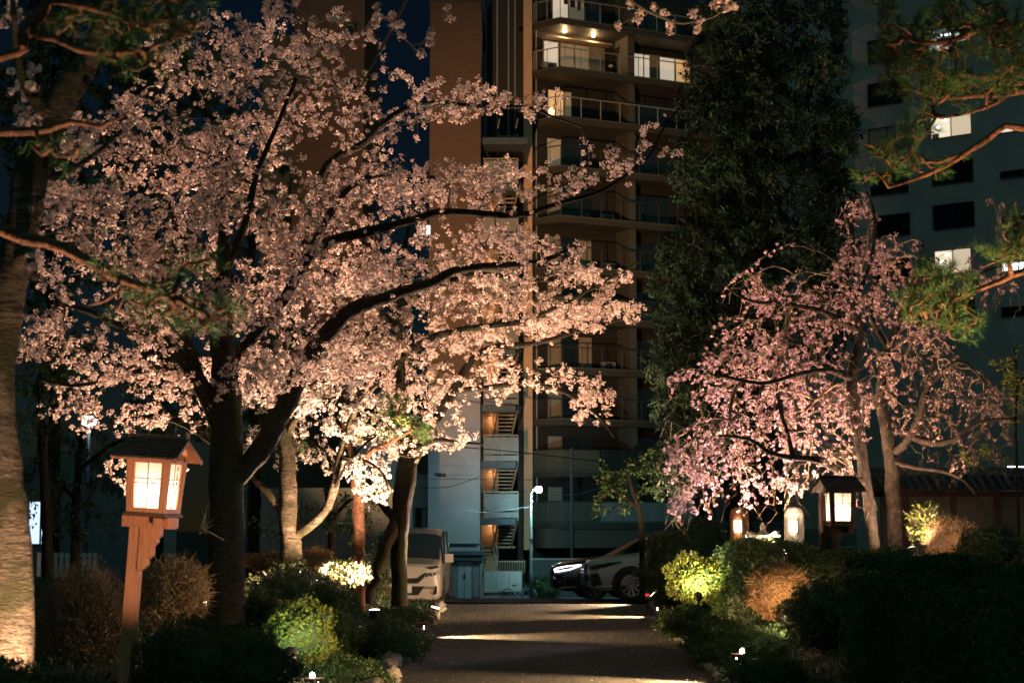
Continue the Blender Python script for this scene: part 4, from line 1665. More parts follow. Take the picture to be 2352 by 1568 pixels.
def van(label, loc, rz):
    t = thing('parked_van', label, 'van', loc, (0, 0, rz))
    L, W = 4.68, 0.85
    top = [(0, .70), (.03, .98), (.12, 1.04), (.55, 1.14), (.66, 1.17), (1.32, 1.74), (1.65, 1.84), (2.3, 1.87), (4.3, 1.84), (4.55, 1.70), (4.68, 1.0)]
    wid = [(0, .70), (.04, .76), (.15, .815), (.5, W), (4.3, W), (4.6, .80), (4.68, .72)]
    belt = [(0, .66), (.12, .95), (.66, 1.02), (2, 1.03), (4.68, 1.05)]
    zbot = [(0, .26), (.2, .21), (4.4, .22), (4.68, .32)]
    car_shell(t, L, top, wid, belt, zbot, 'paint_white', (.66, 1.32), (4.3, 4.55), pillar_x=(1.62, 2.9), roofr=0.88)
    for cx in (.92, 3.78):
        for s in (-1, 1):
            arch(t, cx, W + .006, .40, s)
            wheel(t, cx, s * (W - .1), .325, .2, 8, -s if s < 0 else -1)
    m = MB()
    prism_yz(m, [(-.50, .84), (-.30, .72), (.30, .72), (.50, .84), (.42, .70), (.30, .60), (-.30, .60), (-.42, .70)], -.03, .04)
    gr = m.build('grille', 'black_trim', t)
    for s in (-1, 1):
        m = MB()
        m.bar((-.04, s * .50, .83), (-.04, s * .30, .64), .02, .03)
        m.bar((-.04, s * .30, .64), (-.04, 0, .63), .02, .03)
        subpart(m, 'chrome_strip', 'chrome', gr)
        m = MB()
        vs = [(-.02, .45, .80), (-.01, .40, .74), (.03, .66, .74), (.10, .79, .80), (.12, .80, .90), (.04, .62, .86)]
        n = len(vs)
        m.add([(x - .015, s * y, z) for x, y, z in vs] + [(x + .09, s * y, z) for x, y, z in vs], [tuple(range(n)), tuple(range(2 * n - 1, n - 1, -1))] + [(i, n + i, n + (i + 1) % n, (i + 1) % n) for i in range(n)])
        hl = m.build('headlight', 'headlamp', t)
        m = MB()
        for q in ((.52, .79), (.62, .80), (.70, .82)):
            m.lathe([(.035, 0), (.035, .02), (.015, .03)], 10, Matrix.Translation((-.03 + .04 * (q[0] - .5) * 4, s * q[0], q[1])) @ Matrix.Rotation(-math.pi / 2, 4, 'Y'))
        subpart(m, 'reflector', 'chrome', hl)
        m = MB()
        vs = [(.0, .50, .96), (.06, .76, 1.0), (.06, .77, .955), (.0, .60, .925)]
        m.add([(x - .02, s * y, z) for x, y, z in vs] + [(x + .08, s * y, z) for x, y, z in vs], BOXF)
        m.build('upper_lamp', 'glass_dark', t)
        m = MB()
        prism_yz(m, [(s * .74, .52), (s * .64, .54), (s * .58, .38), (s * .64, .34), (s * .74, .36)][::s], -.0, .06)
        m.build('fog_lamp_recess', 'black_trim', t)
        m = MB()
        m.box((.98, s * .97, 1.16), (.12, .2, .2))
        m.build('side_mirror', 'paint_white', t)
        m = MB()
        m.box((1.75, s * (W + .01), .86), (.18, .03, .035))
        m.build('door_handle', 'chrome', t)
    m = MB()
    prism_yz(m, [(-.46, .54), (.46, .54), (.32, .34), (-.32, .34)], -.02, .05)
    m.build('lower_intake', 'black_trim', t)
    m = MB()
    m.box((-.035, 0, .47), (.02, .33, .165))
    m.build('number_plate', 'fence_white', t)
    m = MB()
    prism_yz(m, [(-.62, .295), (.62, .295), (.6, .27), (-.6, .27)], -.05, .05)
    m.build('bumper_lip', 'paint_white', t)
    m = MB()
    for s in (-1, 1):
        m.bar((.72, s * .2, 1.25), (.78, s * .2 + .5, 1.28), .015)
    m.build('wiper', 'black_trim', t, kind='stuff')
    return t


van('white minivan parked nose-on behind the dark cherry trunk', (U(929, 1390, 38.3).x, 38.3, 0.045), rad(89))


# ------------------------------------------------------------------ wooden lanterns
def lantern(label, loc, rot, wood, scale=1.0, mirror=1, zg=-1.6, ink_side=1):
    t = thing('wooden_lantern', label, 'lantern', loc, rot, None)
    t.scale = (scale, scale, scale)
    hb, ht, H = .178, .200, .485                      # half widths of the tapered box, its height
    fw = .042

    def face(nrm, zb, zt_):
        """basis of one of the four sides: returns pt(u, z, out)"""
        ax = Vector((-nrm[1], nrm[0], 0))
        nn = Vector((nrm[0], nrm[1], 0))

        def pt(u, z, q):
            h = hb + (ht - hb) * z / H
            return ax * u * h + nn * (h + q) + Vector((0, 0, z))
        return pt
    for nrm in ((0, -1), (1, 0), (0, 1), (-1, 0)):
        pt = face(nrm, 0, H)
        fr = MB()

        def slab(mb, u0, u1, z0, z1, q0, q1):
            vs = [pt(u0, z0, q0), pt(u1, z0, q0), pt(u1, z0, q1), pt(u0, z0, q1), pt(u0, z1, q0), pt(u1, z1, q0), pt(u1, z1, q1), pt(u0, z1, q1)]
            mb.add(vs, BOXF)
        e = fw / .19
        slab(fr, -1, -1 + e * 1.05, 0, H, -.03, .006)
        slab(fr, 1 - e * 1.05, 1, 0, H, -.03, .006)
        slab(fr, -1 + e * 1.05, 1 - e * 1.05, 0, .045, -.03, .004)
        slab(fr, -1 + e * 1.05, 1 - e * 1.05, H - .035, H, -.03, .004)
        f = fr.build('side_frame', wood, t)
        for u in (-1, 1):
            mb = MB()
            slab(mb, u * (1 - e * 1.05) - (.1 if u > 0 else 0), u * (1 - e * 1.05) + (.1 if u < 0 else 0), .045, H - .035, -.026, -.008)
            subpart(mb, 'inner_rail', wood, f)
        for (u0, u1) in ((-.63, -.012), (.012, .63)):
            for (z0, z1) in ((.046, .265), (.270, .306), (.311, H - .036)):
                mb = MB()
                mb.add([pt(u0, z0, -.020), pt(u1, z0, -.020), pt(u1, z1, -.020), pt(u0, z1, -.020)], [(0, 1, 2, 3)])
                subpart(mb, 'paper_pane', 'paper_lit', f)
        mb = MB()
        slab(mb, -.022, .022, .045, H - .035, -.024, -.013)
        subpart(mb, 'muntin', wood, f)
        for z in (.2675, .3085):
            mb = MB()
            slab(mb, -.68, .68, z - .0035, z + .0035, -.024, -.012)
            subpart(mb, 'muntin', wood, f)
        if nrm == (ink_side, 0) or (ink_side == 2 and nrm == (1, 0)):
            # brush lettering running down the right pane
            rr = random.Random(3)
            mb = MB()
            strokes = [((.17, .43), (.21, .415)), ((.19, .415), (.17, .39)), ((.15, .375), (.22, .372)), ((.2, .36), (.16, .345)), ((.15, .33), (.2, .335)), ((.18, .33), (.22, .312)),
                       ((.15, .29), (.2, .285)), ((.19, .285), (.16, .262)), ((.2, .25), (.15, .24)), ((.16, .232), (.22, .225)), ((.17, .21), (.2, .2)), ((.2, .2), (.15, .18)), ((.18, .19), (.22, .172))]
            for (u0, z0), (u1, z1) in strokes:
                mb.bar(pt(u0 * mirror + .12, z0, -.016), pt(u1 * mirror + .12, z1, -.016), .008, .008)
            subpart(mb, 'brush_lettering', 'ink', f, kind='stuff')
    ld = bpy.data.lights.new('lantern_bulb_light', 'POINT')
    ld.energy = 9
    ld.color = (1.0, 0.80, 0.58)
    ld.shadow_soft_size = 0.04
    lo = bpy.data.objects.new('lantern_bulb_light', ld)
    COL.objects.link(lo)
    lo.parent = t
    lo.location = (0, 0, .17)
    # base tray, beam, bracket, post
    m = MB()
    m.box((0, 0, -.016), (.40, .40, .03))
    m.build('tray', 'wood_dark', t)
    m = MB()
    m.box((-.03, 0, -.082), (.48, .13, .10))
    m.build('beam', wood, t)
    m = MB()
    m.box((.13, 0, -.082), (.09, .36, .085))
    m.build('cross_beam', wood, t)
    m = MB()
    px_ = -.19
    m.box2((px_ - .055, .055, zg), (px_ + .055, .165, .42))
    m.build('post', wood, t)
    m = MB()
    prof = [(px_ + .058, -.135), (px_ + .255, -.135), (px_ + .255, -.20), (px_ + .225, -.225), (px_ + .225, -.26), (px_ + .19, -.30), (px_ + .19, -.38), (px_ + .145, -.42), (px_ + .145, -.47), (px_ + .10, -.51), (px_ + .06, -.53)]
    m.prism_xz(prof, .03, .11)
    m.build('bracket', wood, t)
    # gabled roof, ridge along local x
    LX, EV, RZ = .30, .30, .17
    zr = H + .005
    for s in (-1, 1):
        m = MB()
        vs = [(-LX, s * EV, zr - .02), (LX, s * EV, zr - .02), (LX - .02, 0, zr + RZ), (-LX + .02, 0, zr + RZ)]
        m.add([(x, y, z) for x, y, z in vs] + [(x, y, z + .018) for x, y, z in vs], BOXF)
        rf_ = m.build('roof_board', wood, t)
        rows = 9
        for k in range(rows):
            a, b_ = k / rows, (k + 1.25) / rows
            y0_, y1_ = s * EV * (1 - a) * 1.03, s * EV * max(0, 1 - b_)
            z0_, z1_ = zr - .02 + (RZ + .02) * a + .021, zr - .02 + (RZ + .02) * min(1, b_) + .021
            w = LX + .012 - .02 * a
            mb = MB()
            mb.add([(-w, y0_, z0_), (w, y0_, z0_), (w, y1_, z1_), (-w, y1_, z1_), (-w, y0_, z0_ + .014), (w, y0_, z0_ + .014), (w, y1_, z1_ + .006), (-w, y1_, z1_ + .006)], BOXF)
            subpart(mb, 'shingle_course', 'shingle', rf_)
    m = MB()
    m.box((0, 0, zr + RZ + .035), (2 * LX - .04, .05, .03))
    m.build('ridge', 'shingle', t)
    for s in (-1, 1):
        m = MB()
        m.box((s * (LX - .025), 0, zr + RZ + .045), (.025, .05, .075))
        m.build('ridge_end', wood, t)
        m = MB()
        m.prism([(-.0, 0)], 0, 0) if False else None
        for q in (-1, 1):
            mb = MB()
            mb.bar((s * (LX + .003), q * (EV + .004), zr - .012), (s * (LX - .018), 0, zr + RZ + .0), .016, .04)
            mb.build('barge_board', wood, t)
        m = MB()
        vs = [(s * (ht + .002), -.17, zr), (s * (ht + .002), .17, zr), (s * (ht + .002), 0, zr + .10)]
        m.add(vs + [(x - s * .015, y, z) for x, y, z in vs], [(0, 1, 2), (5, 4, 3), (0, 3, 4, 1), (1, 4, 5, 2), (2, 5, 3, 0)])
        m.build('gable_panel', wood, t)
    return t


p = U(352, 1178, 15.0)
lantern('leaning orange wood lantern with glowing paper panes and brush lettering, beside the big cherry trunk', tuple(p), (0, rad(3.4), rad(-12)), 'wood', 1.0, 1, -1.75, 1)
p = U(1926, 1203, 24.0)
lantern('wood lantern painted dark for its shaded front, with glowing paper panes among the weeping cherry trunks', tuple(p), (0, rad(0.5), rad(11)), 'wood_dark', 0.98, 1, -1.3, 2)  # nothing lights its front; that shade is put into the darker wood


# ------------------------------------------------------------------ garden lights
WARM = (1.0, 0.66, 0.43)
AMBER = (1.0, 0.50, 0.20)


def spot(name, pos, target, watts, col, ang, blend=0.5, size=0.05):
    ld = bpy.data.lights.new(name, 'SPOT')
    ld.energy = watts
    ld.color = col
    ld.spot_size = rad(ang)
    ld.spot_blend = blend
    ld.shadow_soft_size = size
    lo = bpy.data.objects.new(name, ld)
    COL.objects.link(lo)
    lo.location = pos
    lo.rotation_euler = (Vector(target) - Vector(pos)).to_track_quat('-Z', 'Y').to_euler()
    return lo


def floodlight(label, pos, target, watts, col=WARM, ang=110, lens='lamp_warm', r=0.085, blend=0.6):
    pos, target = Vector(pos), Vector(target)
    pos.z = max(pos.z, ground_z(pos.x, pos.y) + 0.16)
    d = (target - pos).normalized()
    gz = ground_z(pos.x, pos.y)
    t = thing('floodlight', label, 'floodlight', (pos.x, pos.y, gz), None, 'garden floodlights')
    M = Matrix.Translation(pos) @ d.to_track_quat('Z', 'Y').to_matrix().to_4x4()
    m = MB()
    m.lathe([(r * .45, -.15), (r * .8, -.12), (r, -.02), (r * 1.05, 0.0), (r * .95, .001)], 14, M)
    hs = m.build('housing', 'metal_dark', t, smooth=True)
    m = MB()
    m.lathe([(r * .93, .002), (r * .93, .008), (r * .3, .014)], 14, M)
    subpart(m, 'lens', lens, hs)
    m = MB()
    m.tube([(pos.x, pos.y, gz - .05), (pos.x, pos.y, pos.z - .09)], .014, 6)
    m.build('spike', 'metal_dark', t)
    m = MB()
    sd = d.cross(Vector((0, 0, 1)))
    sd = sd.normalized() if sd.length > .05 else Vector((1, 0, 0))
    for s in (-1, 1):
        m.bar((pos.x, pos.y, pos.z - .09), pos + sd * s * r * 1.08 - d * .07, .012, .02)
    m.build('bracket', 'metal_dark', t)
    spot('floodlight_beam', pos + d * .03, target, watts, col, ang, blend, r * .7)
    return t


floodlight('garden floodlight at the foot of the pale foreground cherry trunk', U(95, 1650, 10.3), U(15, 1330, 11), 420, WARM, 84)
floodlight('unseen floodlight added in front of the leaning lantern to light its wood', U(640, 1660, 11.6), U(335, 1220, 15), 700, (1.0, 0.60, 0.40), 26)  # added lamp out of view, put in to light the lantern's front
floodlight('garden floodlight shining on the round green bush by the path', U(668, 1500, 18.35), U(690, 1400, 19.2), 75, (0.9, 1.0, 0.62), 90, 'lamp_white')
floodlight('garden floodlight behind the lit cherry trunk', U(752, 1322, 26.3), U(690, 950, 27), 1500, WARM, 125)
floodlight('garden floodlight between the big dark trunk and the lit trunk', U(600, 1400, 23.6), U(560, 700, 21.5), 4400, WARM, 130)
floodlight('garden floodlight under the blossom over the path edge', U(1000, 1425, 30.6), U(1180, 760, 30.2), 5200, WARM, 122)
floodlight('garden floodlight beside the red-brown pine trunk', U(860, 1400, 25.8), U(850, 800, 26), 5200, WARM, 125)
floodlight('garden floodlight behind the leaning lantern lighting the left boughs', U(470, 1440, 24.0), U(300, 780, 21.8), 520, WARM, 125, r=.05)
floodlight('garden floodlight glowing inside the yellow lit bush', U(1604, 1366, 24.1), U(1600, 1270, 25.2), 330, (1.0, 0.78, 0.40), 84, 'lamp_white', r=.055)
floodlight('garden floodlight under the weeping cherry boughs', U(1800, 1275, 25.4), U(1790, 950, 25.2), 2400, WARM, 150)
floodlight('garden floodlight at the thick weeping cherry trunk', U(2095, 1262, 24.0), U(2040, 900, 25.5), 520, WARM, 140)
floodlight('cool garden floodlight under the drooping pink boughs by the street', U(1685, 1276, 27.0), U(1580, 1000, 25.2), 1700, (1.0, 0.78, 0.84), 130, 'lamp_white')
floodlight('amber garden floodlight behind the clipped orange bush', U(1822, 1432, 19.0), U(1775, 1330, 20), 150, (1.0, 0.60, 0.30), 130)
floodlight('amber garden floodlight by the clipped bush below the garden wall', U(2225, 1290, 22.9), U(2170, 1215, 24.2), 90, (1.0, 0.62, 0.4), 130)
floodlight('amber garden floodlight below the pine on the right', U(2470, 1640, 12.2), U(2210, 250, 14), 2600, (1.0, 0.62, 0.32), 66)
floodlight('amber garden floodlight below the pine on the left', U(200, 1660, 9.0), U(250, 200, 8.6), 900, WARM, 80)
floodlight('garden floodlight at the foot of the tall evergreen', (2.85, 33.6, .6), (-1.5, 34.3, 5.2), 3400, (1.0, 0.64, 0.38), 152, blend=.2)
floodlight('garden floodlight behind the pale banded trunk aimed high at the apartments', (-4.6, 41.5, 0.9), U(1105, 540, 86), 58000, (1.0, 0.52, 0.24), 38, blend=1.0)
floodlight('unseen floodlight added at the near right kerb to light the hanging bough', U(1700, 1760, 14.0), U(1530, 40, 15.6), 300, WARM, 26)  # added out of view because the bough overhead stayed dark


def path_light(label, pos, target, watts, lens='lamp_warm', bulb=False):
    """Low timber marker with a slot lamp that washes across the path."""
    pos, target = Vector(pos), Vector(target)
    t = thing('path_light', label, 'path light', (pos.x, pos.y, pos.z - .25), None, 'low lights along the path')
    s = 1 if target.x > pos.x else -1
    m = MB()
    m.box((pos.x, pos.y, pos.z - .12), (.12, .14, .26))
    m.build('post', 'wood_dark', t)
    m = MB()
    m.box((pos.x + s * .02, pos.y, pos.z + .03), (.20, .18, .03))
    m.build('cap', 'wood_dark', t)
    m = MB()
    m.box((pos.x + s * .064, pos.y, pos.z - .02), (.008, .10, .05))
    m.build('slot_lens', lens, t)
    if bulb:
        m = MB()
        m.lathe([(.012, .046), (.026, .055), (.03, .075), (.02, .10), (.005, .108)], 12, Matrix.Translation(pos))
        m.build('bulb', lens, t, smooth=True)
        ld = bpy.data.lights.new('path_bulb_light', 'POINT')
        ld.energy = 9
        ld.color = (1.0, .74, .42)
        ld.shadow_soft_size = .05
        lo = bpy.data.objects.new('path_bulb_light', ld)
        COL.objects.link(lo)
        lo.location = pos + Vector((0, -.02, .24))
    spot('path_light_beam', pos + Vector((s * .085, 0, -.02)), target, watts, (1.0, 0.60, 0.28), 62, 0.9, .02)


def on_path(px, py):
    """Path point under a photo pixel."""
    d = EYE / ((py - 1208) / FPX + 0.011)
    return Vector(((px - CX) / FPX * d, d, 0.011 * d))


a = on_path(1000, 1458)
path_light('low path light at the far left kerb', (PATH_L - .03, a.y, a.z + .17), (1.0, a.y + .0, a.z - .08), 2400)
a = on_path(1485, 1413)
path_light('low path light at the far right kerb by the silver car', (path_right(a.y) + .03, a.y, a.z + .17), (0.0, a.y, a.z - .08), 2400)
a = on_path(1650, 1560)
path_light('low path light at the near right kerb among ground cover', (path_right(a.y) + .26, a.y, a.z + .28), (0.2, a.y - .1, a.z - .08), 2400, bulb=True)
a = U(717, 1566, 18.0)
path_light('low path light glaring at the bottom edge left of the path', (a.x, a.y, a.z), (a.x + 1.2, a.y - .6, a.z + .1), 8, 'lamp_white', bulb=True)
# kerb reflector
a = U(1487, 1366, 31.5)
m = MB()
t = thing('kerb_reflector', 'small red reflector on a stake beside the silver car wheel', 'reflector', (a.x, a.y, ground_z(a.x, a.y)))
m.lathe([(.03, -.02), (.045, 0), (.03, .03)], 10, Matrix.Translation(a))
m.build('reflector', 'reflector_red', t)  # its gleam is put in as emission; not a lamp
m = MB()
m.tube([(a.x, a.y, ground_z(a.x, a.y)), (a.x, a.y, a.z - .02)], .012, 6)
m.build('stake', 'metal_dark', t)

# two posts with a lit lamp on the face
for (px, py, d, mname, lab, col) in ((1690, 1208, 27.5, 'wood', 'reddish round gate post with a glowing lamp, under the pink boughs', (1.0, .5, .28)),
                                     (1816, 1208, 26.5, 'pale_stone', 'pale round stone post with a glowing lamp, left of the dark lantern', (1.0, .8, .62))):
    c = U(px + 8, py, d)
    t = thing('lamp_post', lab, 'post', (c.x, c.y, .5))
    m = MB()
    R_ = .16
    m.lathe([(R_ * 1.05, .4), (R_, c.z), (R_ * .98, c.z + .18), (R_ * .8, c.z + .27), (R_ * .4, c.z + .31)], 18, Matrix.Translation((c.x, c.y, 0)))
    m.build('shaft', mname, t, smooth=True)
    m = MB()
    m.box((c.x - .05, c.y - R_ - .03, c.z), (.11, .05, .19))
    lp_ = m.build('wall_lamp', 'lamp_warm', t)
    m = MB()
    m.box((c.x + .022, c.y - R_ - .03, c.z), (.02, .06, .23))
    subpart(m, 'lamp_frame', 'metal_dark', lp_)
    ld = bpy.data.lights.new('wall_lamp_light', 'POINT')
    ld.energy = 3
    ld.color = col
    ld.shadow_soft_size = .04
    lo = bpy.data.objects.new('wall_lamp_light', ld)
    COL.objects.link(lo)
    lo.location = (c.x - .05, c.y - R_ - .10, c.z)

# little stone lantern
c = U(1752, 1236, 26.0)
t = thing('stone_lantern', 'small stone lantern with upturned roof corners between the two lamp posts', 'lantern', (c.x, c.y, .5))
m = MB()
m.lathe([(.09, .4), (.08, c.z - .18), (.14, c.z - .14)], 10, Matrix.Translation((c.x, c.y, 0)))
m.build('shaft', 'pale_stone', t)
m = MB()
m.box((c.x, c.y, c.z - .04), (.2, .2, .17), .5)
m.build('fire_box', 'pale_stone', t)
m = MB()
n = 24
for (rr, z) in ((.03, .16), (.06, .1), (.16, .055), (.28, .05), (.27, .02), (.05, .03)):
    for k in range(n):
        a_ = 2 * math.pi * k / n + .5
        lift = max(0, math.cos(2 * (a_ - .5) * 2)) ** 3
        q = rr * (1 + .12 * lift * (rr > .2))
        m.v.append((c.x + q * math.cos(a_), c.y + q * math.sin(a_), c.z + z + .07 * lift * (rr > .2)))
for i in range(5):
    for k in range(n):
        m.f.append((i * n + k, (i + 1) * n + k, (i + 1) * n + (k + 1) % n, i * n + (k + 1) % n))
m.build('roof', 'pale_stone', t)
m = MB()
m.lathe([(.035, .15), (.05, .18), (.03, .22), (.005, .25)], 10, Matrix.Translation(c))
m.build('finial', 'pale_stone', t)


# ------------------------------------------------------------------ trees
def rooted(den):
    """Carry a trunk down into the ground."""
    p, q = den[0]
    g = ground_z(p.x, p.y) - .12
    if p.z > g + .05:
        den = [(Vector((p.x, p.y, g)), q * 1.25), (Vector((p.x, p.y, g + (p.z - g) * .45)), q * 1.08)] + den
    return den


def tree(name, label, base, group=None):
    return thing(name, label, 'tree', tuple(base), None, group)


def blossom_tree(name, label, d, trunk, limbs, blobs, spread, per_area, bark, petal, wig=.006, step=.085, frac=.75, R=(.035, .065), per=11, psize=.042,
                 twig_m='twig', weep=False, maxlen=2.6, limb_bark=None, jit=.035, group='blossoming cherry trees', gap=None, gscale=1.0):
    den0 = rooted(limb_points(trunk, d, wig, 1))
    t = tree(name, label, (den0[0][0].x, den0[0][0].y, max(0, ground_z(den0[0][0].x, den0[0][0].y))), group)
    limb_mesh('trunk', den0, bark, t, 14)
    dens = []
    for i, tr in enumerate(limbs):
        de = limb_points(tr, d, wig, i + 2)
        limb_mesh('limb', de, limb_bark or bark, t, 9)
        dens.append(de)
    grown = [den0[len(den0) // 2:]] + dens
    tw_ = Twigs(grown).grow(tips_in(blobs, d, spread, per_area, gap, gscale), sag=.06, maxlen=maxlen, weep=weep)
    tw_.mesh('twigs', twig_m, t)
    C, _ = tw_.along(step, frac, jit)
    Rr = RNG.uniform(R[0], R[1], len(C))
    me = quad_mesh('crown', petal_quads(C, Rr, per, psize), 5)
    link('crown', me, petal, t)
    return t, tw_, C


T1_trunk = [(520, 1520, 47), (518, 1400, 43), (520, 1250, 40), (520, 1080, 41), (521, 960, 37), (516, 850, 31), (506, 760, 27), (511, 680, 22), (515, 570, 14), (512, 450, 8), (530, 330, 5), (560, 240, 3)]
T1_limbs = [
    [(528, 1110, 24), (575, 1062, 27), (620, 1000, 25), (660, 920, 24), (700, 840, 23), (748, 768, 21), (804, 714, 18), (860, 692, 15), (930, 668, 12), (1000, 646, 11), (1040, 622, 10), (1110, 612, 9), (1186, 607, 7), (1250, 598, 6), (1320, 568, 4)],
    [(528, 850, 15, .2), (560, 800, 16, .3), (612, 738, 14, .5), (668, 650, 12, .7), (700, 560, 9, .9), (712, 470, 7, 1), (753, 377, 9, 1), (840, 327, 9, .8), (890, 276, 8, .6), (932, 250, 7, .6), (993, 235, 6, .4), (1100, 245, 5, .2), (1210, 246, 4, 0), (1262, 265, 3), (1330, 290, 2)],
    [(560, 800, 13, -.3), (640, 705, 13, -.5), (700, 606, 12, -.6), (753, 556, 12, -.7), (854, 530, 11, -.8), (967, 500, 10, -.8), (1008, 487, 9, -.8), (1084, 489, 8, -.8), (1186, 495, 7, -.8), (1263, 474, 6, -.9), (1313, 459, 5, -1), (1390, 434, 4, -1), (1492, 357, 3, -1), (1517, 306, 2.5, -1), (1595, 204, 1.6, -1)],
    [(505, 985, 22), (475, 910, 20), (425, 832, 18), (372, 788, 13), (300, 760, 9, -.4), (220, 722, 7, -.7), (150, 700, 4, -1)],
    [(470, 905, 13), (435, 800, 12), (402, 735, 9, .5), (380, 650, 7, .8), (340, 560, 5, 1), (300, 470, 4, 1.1)],
    [(440, 860, 10, .3), (390, 845, 9, .6), (325, 852, 7, 1), (250, 872, 6, 1.3), (165, 885, 4, 1.5), (85, 870, 3, 1.5)],
    [(511, 690, 12, .3), (450, 600, 10, .7), (400, 500, 8, 1), (350, 400, 6, 1.2), (320, 300, 4, 1.3)],
    [(513, 640, 10, -.3), (560, 520, 9, -.6), (590, 400, 7, -.8), (640, 280, 5, -1), (680, 180, 4, -1)],
    [(700, 600, 9, -.6), (770, 470, 8, -.4), (820, 420, 6, -.2), (900, 400, 5, 0), (1010, 410, 4, .2)],
    [(540, 1060, 10, .2), (470, 1000, 9, 1.0), (380, 960, 7, 1.5), (280, 965, 5, 1.8)],
]
T1_blobs = [(250, 330, 150, 130, .75), (430, 230, 220, 150, .65), (640, 170, 170, 120, .5), (830, 270, 220, 130, .8), (360, 480, 260, 150, 1.2), (600, 420, 230, 170, 1.2), (230, 660, 170, 100, 1.0), (340, 830, 190, 80, 1.1, .6),
            (160, 900, 110, 45, 1.0, 1.2), (720, 580, 200, 130, 1.3), (900, 420, 220, 80, 1.2), (1060, 430, 200, 65, 1.2), (1220, 420, 140, 45, .9, -.6), (620, 860, 140, 70, 2.2), (780, 830, 130, 60, 1.2), (600, 720, 160, 90, 1.2), (300, 960, 180, 45, .8, 1.4),
            (1080, 560, 180, 55, 1.0), (1400, 380, 100, 60, .35, -1), (1000, 230, 180, 60, .55), (1180, 230, 120, 50, .3), (520, 600, 260, 120, 1.0), (160, 460, 90, 80, 1.0), (140, 780, 110, 80, .9), (450, 740, 160, 80, 1.1), (1500, 320, 60, 60, .22, -1),
            (1250, 570, 120, 50, .6), (850, 620, 150, 70, 1.0), (780, 150, 120, 90, .4), (330, 1080, 120, 40, .45, 1.6)]
t1, tw1, c1 = blossom_tree('cherry_tree', 'big spreading cherry tree with a dark forked trunk and pale pink blossom', 21.0, T1_trunk, T1_limbs, T1_blobs + [(600, 60, 200, 55, .6), (430, 110, 120, 70, .6), (200, 560, 120, 80, .8), (120, 640, 70, 120, .7), (450, 900, 120, 60, .8, .8)], 1.6, .0092, 'bark', 'petal', per=17, R=(.022, .07), psize=.029, step=.075, jit=.05, gap=-.09)

T3_trunk = [(918, 1420, 19), (917, 1330, 18), (916, 1250, 19), (920, 1180, 22), (930, 1110, 25), (938, 1060, 24), (960, 1022, 20), (980, 992, 17), (1005, 952, 14), (1046, 893, 12), (1070, 847, 10), (1095, 815, 8), (1150, 795, 7), (1230, 788, 6), (1330, 760, 4), (1420, 735, 3), (1490, 716, 2)]
T3_limbs = [
    [(842, 1385, 15, -.5), (868, 1310, 15, -.4), (892, 1240, 15, -.2), (915, 1180, 15)],
    [(934, 1075, 16), (926, 980, 14), (921, 880, 12), (916, 780, 11), (921, 690, 9), (926, 600, 7, .4), (940, 520, 5, .6)],
    [(1040, 900, 8), (1120, 890, 7, -.4), (1220, 880, 6, -.6), (1300, 902, 5, -.8), (1370, 950, 4, -.9), (1412, 1005, 2, -1)],
    [(918, 830, 9), (982, 781, 9, -.3), (1043, 760, 8, -.5), (1110, 750, 7, -.6), (1200, 738, 5, -.7), (1290, 700, 4, -.8), (1400, 640, 3, -.8), (1470, 600, 2, -.8)],
    [(905, 1190, 10), (872, 1150, 9, .3), (850, 1120, 8, .5), (838, 1085, 6, .6)],
    [(920, 700, 8), (1000, 660, 7, .5), (1090, 630, 6, .7), (1200, 640, 5, .8), (1330, 650, 3, .8)],
    [(918, 760, 8), (860, 700, 7, .4), (800, 650, 6, .7), (740, 620, 4, .9)],
    [(950, 1035, 8, -.2), (1000, 1010, 6, -.6), (1050, 1015, 4, -.8), (1110, 1020, 3, -.9)],
]
T3_blobs = [(900, 670, 190, 100, 1.2), (1100, 650, 200, 80, 1.3), (1300, 650, 130, 50, 1.0), (1160, 735, 240, 55, 1.5), (1370, 715, 125, 34, 3.2), (620, 860, 120, 60, 1.0), (920, 890, 130, 50, 1.2), (1000, 810, 190, 65, 1.5), (1200, 875, 180, 36, 1.4), (1360, 925, 50, 55, 1.4), (850, 790, 180, 80, 1.4),
            (1050, 1015, 65, 20, 1.3), (1380, 640, 90, 30, .9), (960, 900, 90, 60, .8), (1020, 950, 50, 60, .6), (1280, 745, 120, 40, 1.2), (1100, 930, 80, 60, .25), (930, 1030, 60, 30, .8)]
t3, tw3, c3 = blossom_tree('cherry_tree', 'dark leaning cherry tree before the white minivan, its boughs over the path', 30.0, T3_trunk, T3_limbs, T3_blobs, 1.7, .0100, 'bark', 'petal', R=(.03, .09), per=17, psize=.036, jit=.06, gap=-.18)

T2_trunk = [(668, 1345, 30), (668, 1300, 27), (668, 1250, 25), (663, 1200, 24), (660, 1100, 20), (656, 1010, 18), (650, 940, 14), (640, 870, 10), (655, 800, 6), (680, 740, 4)]
T2_limbs = [[(660, 1195, 11), (632, 1152, 9), (602, 1115, 8), (580, 1098, 6, .2), (560, 1040, 4, .4)],
            [(676, 1232, 13), (720, 1200, 12, -.2), (755, 1160, 11, -.3), (770, 1110, 10, -.4), (780, 1050, 9, -.4), (800, 980, 7, -.4), (830, 920, 5, -.5), (870, 880, 4, -.5)],
            [(656, 1010, 8), (690, 940, 7, -.3), (730, 880, 6, -.5), (760, 840, 4, -.6)],
            [(780, 1050, 6, -.4), (840, 1060, 5, -.6), (880, 1090, 4, -.7), (900, 1130, 3, -.7)],
            [(655, 980, 7), (610, 920, 6, .4), (580, 880, 4, .6)],
            [(775, 1090, 5, -.4), (740, 1030, 4, .2), (700, 1010, 3, .5)]]
